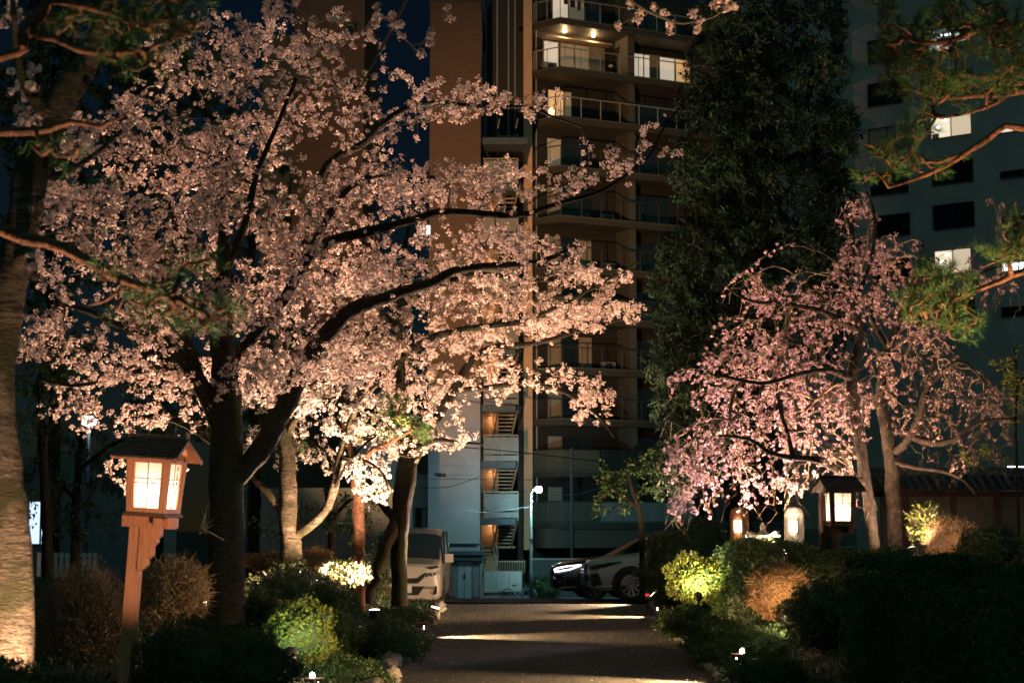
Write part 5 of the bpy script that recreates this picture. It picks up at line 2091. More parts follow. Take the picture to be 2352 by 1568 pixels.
T2_blobs = [(780, 950, 120, 80, 1.5), (830, 1070, 75, 55, 1.6), (640, 915, 130, 50, 1.4), (700, 1060, 80, 50, .6, .8), (860, 1130, 40, 32, 2.2), (590, 1020, 45, 35, 1.2), (740, 860, 120, 50, 1.2), (880, 990, 70, 50, .7)]
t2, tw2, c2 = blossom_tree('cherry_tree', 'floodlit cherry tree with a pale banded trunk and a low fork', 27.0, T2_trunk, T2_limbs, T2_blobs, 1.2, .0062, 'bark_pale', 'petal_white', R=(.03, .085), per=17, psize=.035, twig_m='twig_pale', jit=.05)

# pale foreground cherry at the left edge
T5_trunk = [(20, 1640, 60), (22, 1480, 54), (24, 1300, 50), (10, 1120, 46), (-6, 970, 42), (-4, 830, 40), (18, 700, 40), (44, 560, 40), (66, 430, 40), (108, 300, 40), (160, 200, 34), (212, 120, 25), (245, 30, 21), (262, -60, 17)]
T5_limbs = [[(30, 620, 20), (66, 580, 13, -.2), (80, 640, 8, -.3)], [(120, 280, 20), (60, 200, 12, -.3), (40, 120, 9, -.4), (30, 0, 6, -.4)], [(70, 420, 14), (140, 400, 9, .5), (210, 360, 6, .9), (280, 300, 4, 1.2)]]
T5_blobs = [(60, 185, 30, 18, 1.6), (60, 280, 20, 35, 1.0), (70, 600, 10, 28, 1.3), (20, 30, 25, 30, .8), (120, 460, 50, 50, .25), (190, 330, 60, 40, .2)]
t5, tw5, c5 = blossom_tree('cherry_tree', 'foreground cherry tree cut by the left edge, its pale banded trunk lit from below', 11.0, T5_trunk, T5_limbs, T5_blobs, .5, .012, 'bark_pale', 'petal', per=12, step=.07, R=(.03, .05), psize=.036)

# loose sprays hanging in from above
for i, (lab, d, tr, blobs) in enumerate((
        ('hanging cherry bough with loose blossom balls against the night sky', 15.5, [(960, -60, 5), (918, 30, 4), (893, 80, 3.5), (860, 140, 3), (835, 190, 2.5), (822, 205, 2)],
         [(880, 70, 70, 55, .45), (960, 90, 45, 40, .5), (830, 180, 25, 25, .6), (760, 70, 60, 60, .55), (720, 120, 50, 40, .5), (640, 10, 60, 30, .7), (640, 100, 40, 50, .3), (1000, 20, 40, 20, .4)]),
        ('hanging cherry bough with large blossom balls above the lit balcony', 15.5, [(1400, -60, 4), (1460, 10, 3.5), (1520, 40, 3), (1570, 55, 2.5), (1640, 40, 2)],
         [(1480, 20, 50, 25, .9), (1570, 50, 50, 35, .5), (1660, 15, 35, 25, 1.2), (1440, 60, 20, 15, .6), (1530, 90, 20, 15, .5), (1275, 40, 20, 15, .25)]))):
    den = limb_points(tr, d, .003, 60 + i)
    t = tree('cherry_bough', lab, tuple(den[0][0]), 'hanging cherry boughs')
    t['category'] = 'bough'
    limb_mesh('limb', den, 'twig', t, 7)
    tw_ = Twigs([den]).grow(tips_in(blobs, d, .35, .0065), sag=-.05, maxlen=1.8)
    tw_.mesh('twigs', 'twig_pale', t, r0=.003)
    C, _ = tw_.along(.05, .18, .02)
    link('crown', quad_mesh('crown', petal_quads(C, RNG.uniform(.04, .06, len(C)), 26, .035), 5), 'petal', t)

# weeping cherries on the right
W_trunk = [(2008, 1245, 13), (1996, 1160, 13), (1984, 1080, 13), (1972, 1000, 13), (1958, 920, 14), (1957, 860, 13), (1970, 800, 11), (1974, 750, 9), (1958, 700, 8), (1945, 640, 6), (1960, 560, 5), (1935, 470, 3)]
W_limbs = [[(1990, 1112, 9), (1930, 1082, 9, -.3), (1880, 1056, 8, -.5), (1820, 1050, 7, -.7), (1770, 1040, 5, -.8), (1720, 1008, 4, -.9), (1650, 1000, 3, -1)],
           [(1822, 1050, 6, -.7), (1810, 1000, 5, -.6), (1790, 930, 4, -.5), (1780, 860, 3, -.4)],
           [(1960, 870, 9), (1900, 850, 6, -.5), (1830, 860, 5, -.9), (1750, 880, 4, -1.2), (1650, 860, 3, -1.3)],
           [(1972, 760, 8), (1900, 720, 6, -.4), (1820, 700, 5, -.7), (1720, 690, 3, -.9), (1660, 650, 2, -.9)],
           [(1955, 930, 8), (1880, 940, 6, .4), (1800, 960, 4, .7), (1700, 960, 3, .9), (1600, 960, 2, .9)],
           [(1965, 690, 6), (2000, 600, 5), (2010, 500, 4), (1990, 440, 2)]]
W_blobs = [(1620, 1040, 100, 70, 1.2, -.3), (1570, 1090, 50, 60, 1.5, -.2), (1700, 980, 140, 90, 1.1), (1820, 900, 160, 100, 1.1), (1850, 1060, 150, 90, .8), (1760, 800, 160, 80, 1.0), (1900, 740, 130, 80, 1.2), (1980, 640, 90, 90, 1.2), (1960, 520, 60, 80, .7),
           (1800, 700, 120, 50, .9), (1700, 660, 60, 40, .4), (1620, 880, 90, 60, .7), (1560, 1160, 40, 40, 1.0), (1900, 960, 120, 100, 1.0), (1520, 930, 45, 40, .4), (1930, 1140, 100, 40, .4), (1740, 1130, 110, 50, .9), (1590, 1150, 70, 45, 1.2), (1650, 1090, 90, 60, 1.2)]
tw_t, tww, cw = blossom_tree('weeping_cherry_tree', 'pink weeping cherry tree with a slim curved trunk beside the dark lantern', 25.0, W_trunk, W_limbs, W_blobs, 1.3, .0090, 'bark_weeping', 'petal_pink', R=(.02, .05), per=10, psize=.030, weep=True, twig_m='twig_pale', gap=-.22, gscale=1.3, step=.09, frac=.55, limb_bark='bark_weeping', maxlen=2.2, group='weeping cherry trees')
V_trunk = [(2058, 1265, 19), (2052, 1160, 17), (2047, 1060, 17), (2034, 985, 14), (2022, 905, 11), (2040, 805, 10), (2072, 720, 8), (2100, 640, 5), (2120, 560, 3)]
V_limbs = [[(2050, 1040, 10), (2078, 1020, 10, -.3), (2108, 965, 10, -.5), (2130, 890, 8, -.6), (2150, 820, 5, -.6)],
           [(2085, 1000, 8, -.3), (2140, 1018, 8, -.6), (2190, 1010, 6, -.8), (2250, 970, 4, -.9), (2330, 960, 3, -.9)],
           [(2060, 1062, 6, -.3), (2110, 1075, 5, -.8), (2165, 1082, 4, -1.1), (2215, 1105, 3, -1.2), (2260, 1160, 2, -1.2)],
           [(2130, 890, 6, -.6), (2180, 840, 5, -.7), (2220, 835, 4, -.8), (2280, 900, 2, -.9)],
           [(2040, 800, 7), (2000, 720, 6, .4), (2010, 640, 4, .6)],
           [(2075, 715, 6), (2140, 640, 5), (2210, 640, 4), (2300, 610, 2)]]
V_blobs = [(2100, 850, 110, 90, .8), (2080, 700, 100, 90, 1.1), (2200, 920, 110, 80, .8), (2280, 960, 70, 70, .9), (2140, 980, 120, 60, .5), (2190, 1090, 40, 25, .7, -.8), (2200, 660, 120, 50, .5), (2300, 480, 50, 30, .3), (2050, 600, 60, 60, 1.0), (2000, 900, 70, 90, .7), (2230, 1040, 120, 40, .35), (2320, 640, 50, 50, .4), (2130, 760, 100, 60, .6)]
tw_v, twv, cv = blossom_tree('weeping_cherry_tree', 'thick-trunked weeping cherry tree with thin drooping twigs before the garden wall', 26.2, V_trunk, V_limbs, V_blobs, 1.3, .0076, 'bark_weeping', 'petal_pink', R=(.03, .055), per=10, psize=.030, weep=True, twig_m='twig_pale', step=.12, frac=.5, maxlen=2.2, group='weeping cherry trees')
for (t_, tw_, bl, d_, sd) in ((tw_t, tww, W_blobs, 25.0, 1), (tw_v, twv, V_blobs, 26.2, 2)):
    bare = Twigs([])
    bare.P = [tuple(q) for q in tw_.A]
    bare.par = [-1] * len(bare.P)
    bare.limb = [True] * len(bare.P)
    bare.grow(tips_in([(b_[0], b_[1] + 35, b_[2], b_[3] + 20, .8) for b_ in bl], d_, 1.3, .0040), maxlen=1.6, weep=True, wob=.12)
    bare.mesh('twigs', 'twig_pale', t_, r0=.0026, pw=.36)


# ------------------------------------------------------------------ pines
def needle_tufts(C, D, per, ln, wd):
    n = len(C)
    C2 = np.repeat(C, per, axis=0)
    D2 = np.repeat(D, per, axis=0)
    d = D2 * .75 + rand_dirs(n * per) * .85
    d[:, 2] += .25
    d /= np.linalg.norm(d, axis=1, keepdims=True)
    st_ = C2 + D2 * RNG.uniform(-.05, .05, (n * per, 1))
    return leaf_quads(st_, d, rand_dirs(n * per), ln * RNG.uniform(.6, 1.15, n * per), np.full(n * per, wd))


def pine(label, d, limbs, blobs, spread, per_area, per=56, ln=.10, wd=.0035, needle='needle', name='pine_tree', trunk=None, wig=.012, r0=.0055, tstep=.10, tfrac=.45, group='garden pines', maxlen=1.5):
    first = rooted(limb_points(trunk, d, wig, 3)) if trunk else limb_points(limbs[0], d, wig, 3)
    t = tree(name, label, tuple(first[0][0]), group)
    dens = []
    if trunk:
        limb_mesh('trunk', first, 'bark_pine', t, 12)
        dens.append(first[len(first) // 2:])
    for i, tr in enumerate(limbs):
        de = limb_points(tr, d, wig, i + 20)
        limb_mesh('limb', de, 'bark_pine', t, 8)
        dens.append(de)
    tw_ = Twigs(dens).grow(tips_in(blobs, d, spread, per_area), sag=.12, maxlen=maxlen, wob=.16)
    tw_.mesh('twigs', 'bark_pine', t, r0=r0, pw=.45)
    C, D = tw_.along(tstep, tfrac, .015)
    link('needles', quad_mesh('needles', needle_tufts(C, D, per, ln, wd)), needle, t)
    return t


pine('twisting red-barked pine reaching in over the office building', 14.0,
     [[(2440, 30, 13), (2330, 60, 11), (2260, 60, 9, -.2), (2200, 90, 7, -.3), (2120, 100, 5, -.4), (2050, 60, 3, -.5)],
      [(2440, 120, 12), (2340, 130, 10, .2), (2290, 180, 8, .3), (2200, 170, 6, .4), (2110, 150, 5, .4), (2040, 120, 3, .4)],
      [(2440, 300, 11, -.2), (2350, 296, 9, -.2), (2310, 290, 8, -.2), (2270, 318, 8, -.2), (2230, 345, 7, -.2), (2160, 388, 6, -.2), (2090, 415, 4, -.2), (2040, 432, 3, -.2)],
      [(2240, 340, 5, -.2), (2160, 372, 4, 0), (2090, 365, 4, .2), (2030, 345, 3, .3), (1985, 330, 2, .3)],
      [(2440, 180, 9, .4), (2330, 215, 7, .5), (2240, 220, 6, .5), (2150, 225, 4, .5), (2060, 190, 3, .5)],
      [(2340, 130, 7, .2), (2320, 210, 6, .1), (2260, 250, 4, 0), (2170, 270, 3, 0)]],
     [(2230, 60, 140, 70, 1.2), (2100, 100, 100, 70, 1.1), (2330, 150, 70, 90, 1.0), (2180, 200, 140, 50, .9), (2050, 150, 55, 60, .9), (2060, 355, 70, 40, 1.0), (2150, 380, 70, 30, .4), (2010, 410, 45, 30, .9), (2100, 290, 60, 40, .6), (2040, 20, 40, 30, .9)],
     .5, .0105, per=62)
pine('low pine bough with bright green tufts at the right edge', 13.0,
     [[(2440, 600, 8), (2352, 622, 7), (2300, 645, 7), (2240, 668, 6), (2195, 690, 4), (2120, 720, 3)],
      [(2440, 560, 7, .2), (2360, 565, 5, .2), (2310, 590, 4, .2), (2260, 612, 2.5, .2)],
      [(2190, 690, 4), (2150, 660, 3, .2), (2110, 630, 2, .3)]],
     [(2310, 580, 60, 30, 1.6), (2330, 520, 35, 35, 1.4), (2160, 660, 90, 45, 1.3), (2200, 740, 60, 40, 1.2), (2110, 700, 55, 40, 1.0), (2140, 620, 50, 30, .8)], .4, .011, name='pine_bough')
pine('blurred dark pine boughs crossing before the big cherry', 8.4,
     [[(-30, 522, 17), (60, 545, 15), (150, 572, 14), (220, 610, 13), (300, 650, 10), (370, 668, 8), (440, 705, 5), (500, 735, 4)],
      [(-30, 303, 12, .3), (50, 303, 11, .3), (110, 298, 10, .3), (165, 280, 7, .3), (230, 290, 5, .3), (290, 262, 3, .3)],
      [(-30, 140, 10), (25, 125, 11), (58, 112, 13), (50, 85, 14), (80, 50, 15), (110, 0, 14), (120, -40, 13)],
      [(70, 78, 11), (130, 90, 9), (185, 115, 9), (260, 120, 8), (340, 112, 6), (420, 80, 5), (470, 60, 4)],
      [(115, 0, 10), (180, 12, 9), (250, 30, 7), (330, 60, 6), (400, 40, 4)],
      [(300, 650, 6), (240, 690, 4, .1), (200, 700, 3, .1)]],
     [(460, 720, 90, 45, 1.0), (330, 690, 90, 40, .9), (420, 620, 90, 40, .45), (350, 40, 130, 45, 1.2), (420, 70, 60, 40, 1.0), (300, 130, 110, 40, .8), (130, 340, 60, 22, .6), (200, 60, 80, 40, .7), (520, 600, 40, 30, .4), (250, 620, 60, 30, .4)], .3, .0085, per=30, wd=.0035, ln=.085, name='pine_tree')
pine('slim red-brown pine with a small tuft crown between the cherry trunks', 27.8,
     [[(815, 1085, 9), (850, 1040, 6), (905, 1010, 5, -.2), (950, 985, 3, -.3)], [(818, 1085, 8), (800, 1020, 6, .3), (785, 960, 4, .4)]],
     [(920, 985, 60, 30, 1.4), (900, 940, 50, 35, 1.0), (960, 1000, 30, 20, 1.0)], .4, .016,
     trunk=[(822, 1330, 15), (824, 1270, 14), (826, 1200, 14), (820, 1120, 12), (815, 1080, 11)], ln=.13, wd=.009, per=36, name='pine_tree', maxlen=1.6)


# ------------------------------------------------------------------ leafy trees
def leafy_tree(name, label, d, trunk, limbs, blobs, spread, per_area, leaf, per=9, ln=.10, wd=.032, bark='bark', droop=.3, step=.14, frac=.8, group='dark evergreens', cat='tree', jit=.06, maxlen=3.2):
    den0 = rooted(limb_points(trunk, d, .01, 5)) if cat == 'tree' else limb_points(trunk, d, .01, 5)
    t = thing(name, label, cat, (den0[0][0].x, den0[0][0].y, den0[0][0].z), None, group)
    limb_mesh('trunk', den0, bark, t, 10)
    dens = [den0[len(den0) // 4:]]
    for i, tr in enumerate(limbs):
        de = limb_points(tr, d, .01, i + 40)
        limb_mesh('limb', de, bark, t, 7)
        dens.append(de)
    tw_ = Twigs(dens).grow(tips_in(blobs, d, spread, per_area), sag=-.05, maxlen=maxlen)
    tw_.mesh('twigs', 'twig', t)
    C, D = tw_.along(step, frac, jit)
    n = len(C)
    C2 = np.repeat(C, per, axis=0) + RNG.normal(size=(n * per, 3)) * .05
    dd = np.repeat(D, per, axis=0) * .8 + rand_dirs(n * per) * .9
    dd[:, 2] -= droop
    dd /= np.linalg.norm(dd, axis=1, keepdims=True)
    V = leaf_quads(C2, dd, rand_dirs(n * per) * .5 + np.array([0, 0, 1.0]), ln * RNG.uniform(.6, 1.25, n * per), wd * RNG.uniform(.7, 1.2, n * per))
    link('crown', quad_mesh('crown', V), leaf, t)
    return t


leafy_tree('evergreen_tree', 'towering dark evergreen tree between the balconies and the office building', 35.0,
           [(1700, 1300, 32), (1705, 1000, 30), (1715, 700, 24), (1735, 400, 17), (1745, 150, 10), (1750, -60, 6)],
           [[(1705, 950, 14), (1640, 850, 9, -.8), (1570, 800, 5, -1.2)], [(1710, 800, 14), (1800, 700, 9, -.8), (1880, 650, 5, -1)], [(1715, 620, 12), (1620, 540, 8, -.8), (1560, 500, 4, -1)],
            [(1730, 450, 11), (1820, 360, 7, .6), (1900, 330, 4, .8)], [(1735, 330, 9), (1660, 230, 6, -.5), (1620, 180, 4, -.6)], [(1742, 200, 8), (1830, 120, 5, .3), (1880, 80, 3, .3)], [(1702, 1050, 12), (1600, 1020, 8, -.8), (1540, 1000, 5, -1)]],
           [(1740, 60, 110, 110, 1.0), (1720, 250, 130, 130, 1.0), (1860, 300, 110, 120, .9), (1640, 380, 110, 130, .9), (1780, 480, 190, 140, 1.1), (1640, 620, 150, 130, 1.1), (1830, 640, 150, 120, .8), (1580, 760, 90, 110, 1.2), (1700, 800, 180, 120, .8), (1590, 930, 90, 80, 1.2),
            (1560, 1080, 70, 80, 1.0), (1900, 150, 60, 90, .6), (1680, 1000, 150, 100, .6), (1920, 440, 60, 60, .9), (1540, 640, 60, 110, .8), (1900, 560, 80, 90, .8), (1600, 200, 60, 100, .7), (1530, 860, 50, 70, .8), (1920, 320, 60, 90, 1.0), (1880, 60, 70, 100, 1.0), (1640, 60, 60, 100, .9), (1900, 760, 90, 90, .6), (1800, 200, 120, 120, .8)],
           1.8, .0105, 'leaf_night', per=18, ln=.13, wd=.045)
leafy_tree('young_maple', 'small bright green maple beside the parked SUVs', 37.5,
           [(1475, 1260, 7), (1470, 1180, 6), (1450, 1120, 4), (1440, 1080, 3)], [[(1468, 1170, 4), (1420, 1130, 3), (1390, 1110, 2)], [(1460, 1140, 4), (1500, 1090, 3), (1520, 1070, 2)]],
           [(1440, 1100, 80, 45, 1.2), (1490, 1060, 50, 40, 1.0), (1400, 1150, 60, 35, .7)], .9, .007, 'leaf_mid', per=9, ln=.09, wd=.07, droop=.1, group='small green trees')
leafy_tree('laurel_tree', 'dark broadleaf tree screening the cool lit window', 43.0,
           [(175, 1330, 11), (172, 1200, 10), (180, 1080, 8), (190, 980, 5)], [[(175, 1150, 6), (120, 1090, 4), (80, 1060, 3)], [(180, 1080, 6), (260, 1020, 4), (330, 1000, 3)]],
           [(130, 1080, 90, 60, 1.1), (260, 1070, 120, 70, 1.0), (110, 1180, 60, 50, .7), (180, 1000, 100, 50, .8), (330, 1120, 90, 80, 1.0), (200, 1200, 80, 60, .8), (380, 1020, 80, 60, .8)], 1.0, .0045, 'leaf_dark', per=8, ln=.13, wd=.075, group='dark evergreens')
leafy_tree('laurel_tree', 'dark green tree behind the blossom at the far left', 36.0,
           [(110, 1330, 14), (105, 1150, 12), (95, 980, 9), (90, 860, 6)], [[(100, 1000, 7), (160, 900, 4), (210, 860, 3)]],
           [(90, 860, 70, 70, 1.2), (70, 960, 50, 60, 1.0), (150, 820, 70, 50, .6), (280, 900, 100, 40, .4)], 1.0, .006, 'leaf_mid', per=8, ln=.12, wd=.06, group='dark evergreens')
leafy_tree('laurel_tree', 'dark evergreen tree between the pale banded trunk and the red-brown pine', 38.0,
           [(760, 1330, 10), (762, 1220, 9), (750, 1120, 6)], [[(760, 1200, 5), (800, 1150, 4), (850, 1140, 3)]],
           [(760, 1180, 80, 50, 1.2), (820, 1220, 60, 40, 1.0), (620, 1200, 60, 60, .5), (860, 1160, 40, 30, .6)], .9, .007, 'leaf_dark', per=8, ln=.11, wd=.06, group='dark evergreens')
for i, (lab, x, ys_, bl) in enumerate((
        ('tall dark evergreen tree behind the foreground trunk at the far left', 120, (1300, 900, 500, 150), [(110, 250, 150, 200, 1.2), (240, 100, 130, 130, 1.2), (120, 560, 140, 180, 1.0), (90, 800, 130, 130, .8), (100, 0, 120, 120, 1.0)]),
        ('tall dark evergreen tree behind the middle of the big cherry crown', 360, (1300, 950, 600, 250), [(340, 300, 150, 190, 1.2), (470, 200, 110, 130, 1.0), (370, 650, 160, 160, 1.0), (400, 900, 150, 120, .9), (360, 130, 100, 120, .8)]),
        ('tall dark evergreen tree behind the upper right of the big cherry crown', 580, (1300, 1000, 700, 380), [(580, 480, 110, 150, 1.0), (600, 760, 130, 150, 1.0), (600, 980, 120, 110, .9)]))):
    leafy_tree('evergreen_tree', lab, 47.0 + i, [(x, ys_[0], 16), (x + 5, ys_[1], 14), (x - 4, ys_[2], 10), (x + 4, ys_[3], 5)],
               [[(x, ys_[1], 8), (x + 70, ys_[1] - 80, 5, -.6), (x + 120, ys_[1] - 110, 3, -.8)], [(x, ys_[2], 8), (x - 70, ys_[2] - 90, 5, .5), (x - 110, ys_[2] - 120, 3, .6)]],
               bl, 1.6, .0034, 'leaf_dark', per=12, ln=.26, wd=.10, maxlen=6)
leafy_tree('sapling', 'thin yellow-leaved sapling growing by the garden wall', 25.5,
           [(2336, 1090, 4), (2332, 980, 3.5), (2336, 880, 3), (2330, 800, 2)], [[(2335, 900, 2.5), (2352, 860, 2)]], [(2325, 850, 30, 50, 1.6), (2345, 900, 25, 60, 1.2), (2240, 1040, 60, 30, .5)], .4, .012, 'leaf_lime', per=6, ln=.09, wd=.05, step=.12, group='small green trees')
leafy_tree('young_leaf_spray', 'fresh yellow-green cherry leaves before the red-brown pine', 26.5,
           [(770, 1120, 4), (800, 1060, 3), (850, 1010, 2.5), (890, 985, 2)], [], [(860, 985, 60, 25, .7), (930, 960, 25, 15, .8)], .4, .012, 'leaf_lime', per=5, ln=.09, wd=.04, droop=-.1, step=.12, frac=.5, group='small green trees', cat='branch')


# ------------------------------------------------------------------ bushes and hedges
def bush(name, label, px, py, rx, ry, d, leaf, ln=.035, wd=.02, dens=1.0, depth=None, core=True, twigs=0, twig_m='twig', group='clipped bushes', lump=.15, stem=None, cat='bush', fill=.18, seed=0):
    """Rounded shrub: leaf-sized faces through its outer shell, stems inside."""
    c = U(px, py, d)
    k = mpp(d)
    ax, az = rx * k, ry * k
    ay = (depth or (ax * .9))
    gz = ground_z(c.x, c.y)
    t = thing(name, label, cat, (c.x, c.y, gz), None, group)
    area = 4 * math.pi * ((ax * ay) ** 1.6 / 3 + (ax * az) ** 1.6 / 3 + (ay * az) ** 1.6 / 3) ** (1 / 1.6)
    n = int(min(42000, dens * 2.6 * area / (ln * wd)))
    u = rand_dirs(n)
    ph = np.array([1.3, 2.1, .7]) + seed
    lum = 1 + lump * (np.sin(u[:, 0] * 5 + ph[0] * 3) * np.sin(u[:, 2] * 6 + ph[1]) + .6 * np.sin(u[:, 1] * 9 + u[:, 0] * 7 + ph[2]))
    r = lum * (1 - fill * RNG.random(n) ** 1.5 + np.abs(RNG.normal(size=n)) * .035)
    P = np.stack([c.x + u[:, 0] * ax * r, c.y + u[:, 1] * ay * r, c.z + u[:, 2] * az * r], axis=1)
    keep = P[:, 2] > gz - .05
    P, u = P[keep], u[keep]
    n = len(P)
    dr = u * .8 + rand_dirs(n) * .9
    dr[:, 2] += .25
    dr /= np.linalg.norm(dr, axis=1, keepdims=True)
    nr = u + rand_dirs(n) * .6
    V = leaf_quads(P, dr, nr, ln * RNG.uniform(.65, 1.3, n), wd * RNG.uniform(.7, 1.25, n))
    link('foliage', quad_mesh('foliage', V), leaf, t)
    if core:
        mb = MB()
        a, b_ = 18, 12
        for i in range(b_ + 1):
            th = math.pi * i / b_
            for j in range(a):
                f = 2 * math.pi * j / a
                q = np.array([math.sin(th) * math.cos(f), math.sin(th) * math.sin(f), math.cos(th)])
                l_ = 1 + lump * (math.sin(q[0] * 5 + ph[0] * 3) * math.sin(q[2] * 6 + ph[1]) + .6 * math.sin(q[1] * 9 + q[0] * 7 + ph[2]))
                s = .84 * l_
                mb.v.append((c.x + q[0] * ax * s, c.y + q[1] * ay * s, max(gz - .1, c.z + q[2] * az * s)))
        for i in range(b_):
            for j in range(a):
                mb.f.append((i * a + j, (i + 1) * a + j, (i + 1) * a + (j + 1) % a, i * a + (j + 1) % a))
        mb.build('inner_foliage', 'leaf_dark', t, smooth=True, kind='stuff')
    if twigs:
        mb = MB()
        root = Vector((c.x, c.y, max(gz, c.z - az * .6)))
        for i in range(twigs):
            v = rand_dirs(1)[0]
            v[2] = abs(v[2]) * 1.2 - .35
            v /= np.linalg.norm(v)
            e = Vector((c.x + v[0] * ax * .98, c.y + v[1] * ay * .98, c.z + v[2] * az * .98))
            s = root + (e - root) * RNG.uniform(.25, .6) + Vector(tuple(RNG.normal(size=3) * .05))
            md = s + (e - s) * .55 + Vector(tuple(RNG.normal(size=3) * .04))
            mb.tube([s, md, e], [.006, .004, .0025], 3, cap=False)
            for _ in range(3):
                f = e + Vector(tuple(RNG.normal(size=3) * .06))
                mb.tube([md + (e - md) * RNG.random(), f], [.003, .0018], 3, cap=False)
        mb.build('twigs', twig_m, t, kind='stuff')
    if stem:
        m_ = MB()
        for q in range(stem):
            m_.tube([(c.x + RNG.normal() * .04, c.y, gz - .05), (c.x + RNG.normal() * .05, c.y, c.z - az * .9), (c.x + RNG.normal() * ax * .3, c.y, c.z - az * .2)], [.014, .012, .008], 6)
        m_.build('stem', 'twig_pale', t, smooth=True, kind='stuff')
    return t


def hedge(label, p0, p1, d0, d1, ztop_px, width, leaf, ln=.035, wd=.02, dens=1.0, top_px2=None):
    """Boxy clipped hedge running between two photo columns at two distances."""
    A, B_ = U(p0, ztop_px, d0), U(p1, top_px2 or ztop_px, d1)
    t = thing('hedge', label, 'hedge', (A.x, A.y, ground_z(A.x, A.y)), None, 'clipped hedges')
    L = (B_ - A)
    Lh = Vector((L.x, L.y, 0))
    ln_ = Lh.length
    e = Lh / ln_
    nrm = Vector((e.y, -e.x, 0))
    if nrm.y > 0:
        nrm = -nrm
    g = min(ground_z(A.x, A.y), ground_z(B_.x, B_.y))
    H = max(A.z, B_.z) - g
    tot = (2 * H + width) * ln_ + 2 * H * width
    n = int(min(90000, dens * 2.4 * tot / (ln * wd)))
    s = RNG.uniform(-.02, 1.02, n)
    per = 2 * H + width
    q = RNG.uniform(0, per, n)
    dep = RNG.random(n) ** 1.6 * .10
    wob = .05 * np.sin(s * ln_ * 3.1) + .04 * np.sin(s * ln_ * 7.3 + 1) + RNG.normal(size=n) * .018
    off = np.where(q < H, width / 2, np.where(q < H + width, width / 2 - (q - H), -width / 2))
    zz = np.where(q < H, q, np.where(q < H + width, H, per - q))
    # round the shoulders
    ed = np.clip((zz - (H - .22)) / .22, 0, 1) * np.clip((np.abs(off) - (width / 2 - .22)) / .22, 0, 1)
    off = off * (1 - .14 * ed)
    zz = zz - .08 * ed
    nx_ = np.where(q < H, 1.0, np.where(q < H + width, 0.0, -1.0))
    nz_ = np.where((q >= H) & (q < H + width), 1.0, 0.0)
    topz = (A.z + (B_.z - A.z) * s)
    off = off - nx_ * (dep - wob)
    zz = zz - nz_ * (dep - wob)
    P = np.stack([A.x + e.x * s * ln_ + nrm.x * off, A.y + e.y * s * ln_ + nrm.y * off, topz - H + zz], axis=1)
    out = np.stack([nrm.x * nx_, nrm.y * nx_, nz_], axis=1)
    dr = out * .8 + rand_dirs(n)
    dr[:, 2] += .2
    dr /= np.linalg.norm(dr, axis=1, keepdims=True)
    V = leaf_quads(P, dr, out + rand_dirs(n) * .6, ln * RNG.uniform(.65, 1.3, n), wd * RNG.uniform(.7, 1.25, n))
    link('foliage', quad_mesh('foliage', V), leaf, t)
    m_ = MB()
    w2 = width / 2 - .12
    a, b_ = A - Vector((0, 0, .12)), B_ - Vector((0, 0, .12))
    vs = []
    for zsel in (0, 1):
        for pt_, sg in ((a, 1), (b_, 1), (b_, -1), (a, -1)):
            w = pt_ + nrm * w2 * sg
            vs.append((w.x, w.y, w.z if zsel else g - .05))
    m_.add(vs, BOXF)
    m_.build('inner_foliage', 'leaf_dark', t, kind='stuff')
    return t


# right of the path
bush('clipped_bush', 'tall dark clipped bush covering the rear of the silver SUV', 1590, 1300, 112, 96, 31, 'leaf_dark', .045, .025, 1.0, seed=1)
bush('clipped_bush', 'broad dark green bush right of the yellow lit bush', 1740, 1345, 120, 95, 25.6, 'leaf_mid', .04, .022, 1.0, seed=2)
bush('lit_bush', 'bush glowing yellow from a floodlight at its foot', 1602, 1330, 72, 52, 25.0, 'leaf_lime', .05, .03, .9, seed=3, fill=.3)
bush('clipped_bush', 'low green bush at the right path kerb beyond the stones', 1572, 1428, 62, 34, 24.0, 'leaf_mid', .035, .02, 1.0, seed=4)
bush('clipped_bush', 'spreading low bush along the right kerb before the clipped orange bush', 1690, 1492, 100, 46, 21.0, 'leaf_mid', .035, .02, 1.0, seed=5, depth=1.3)
bush('clipped_bush', 'low bush behind the near right path light', 1760, 1562, 95, 56, 18.0, 'leaf_mid', .035, .02, 1.0, seed=6)
bush('clipped_bush', 'small dark bush between the low kerb bushes and the clipped orange bush', 1640, 1452, 60, 30, 22.5, 'leaf_dark', .035, .02, .9, seed=12)
bush('clipped_bush', 'orange lit twiggy bush clipped round on a thin stem', 1788, 1358, 70, 62, 20.0, 'leaf_rust', .026, .011, 2.0, core=False, twigs=300, twig_m='twig_pale', stem=1, seed=7, fill=.35, lump=.03)
bush('clipped_bush', 'dark glossy bush standing before the clipped orange bush', 1880, 1420, 85, 75, 18.3, 'leaf_gloss', .04, .022, .8, seed=8)
bush('clipped_bush', 'rust coloured clipped bush below the garden wall', 2190, 1240, 58, 48, 24.2, 'leaf_rust', .03, .014, .9, core=False, twigs=260, twig_m='twig_pale', seed=9, fill=.35)
bush('clipped_bush', 'dark glossy bush right of the rust coloured bush', 2275, 1258, 75, 46, 22.6, 'leaf_gloss', .05, .028, .7, seed=10)
bush('broadleaf_shrub', 'loose bright leaved shrub beside the thick weeping cherry trunk', 2128, 1205, 48, 50, 24.8, 'leaf_lime', .075, .035, .22, core=False, twigs=30, seed=11, fill=.8, group='loose shrubs')
bush('clipped_bush', 'small dark bush at the stem of the clipped orange bush', 1765, 1472, 60, 34, 19.5, 'leaf_dark', .035, .02, .9, seed=13)
hedge('wide dark clipped hedge filling the lower right corner', 1985, 2480, 17.2, 16.2, 1290, 1.6, 'leaf_mid', .04, .022, .75, 1292)
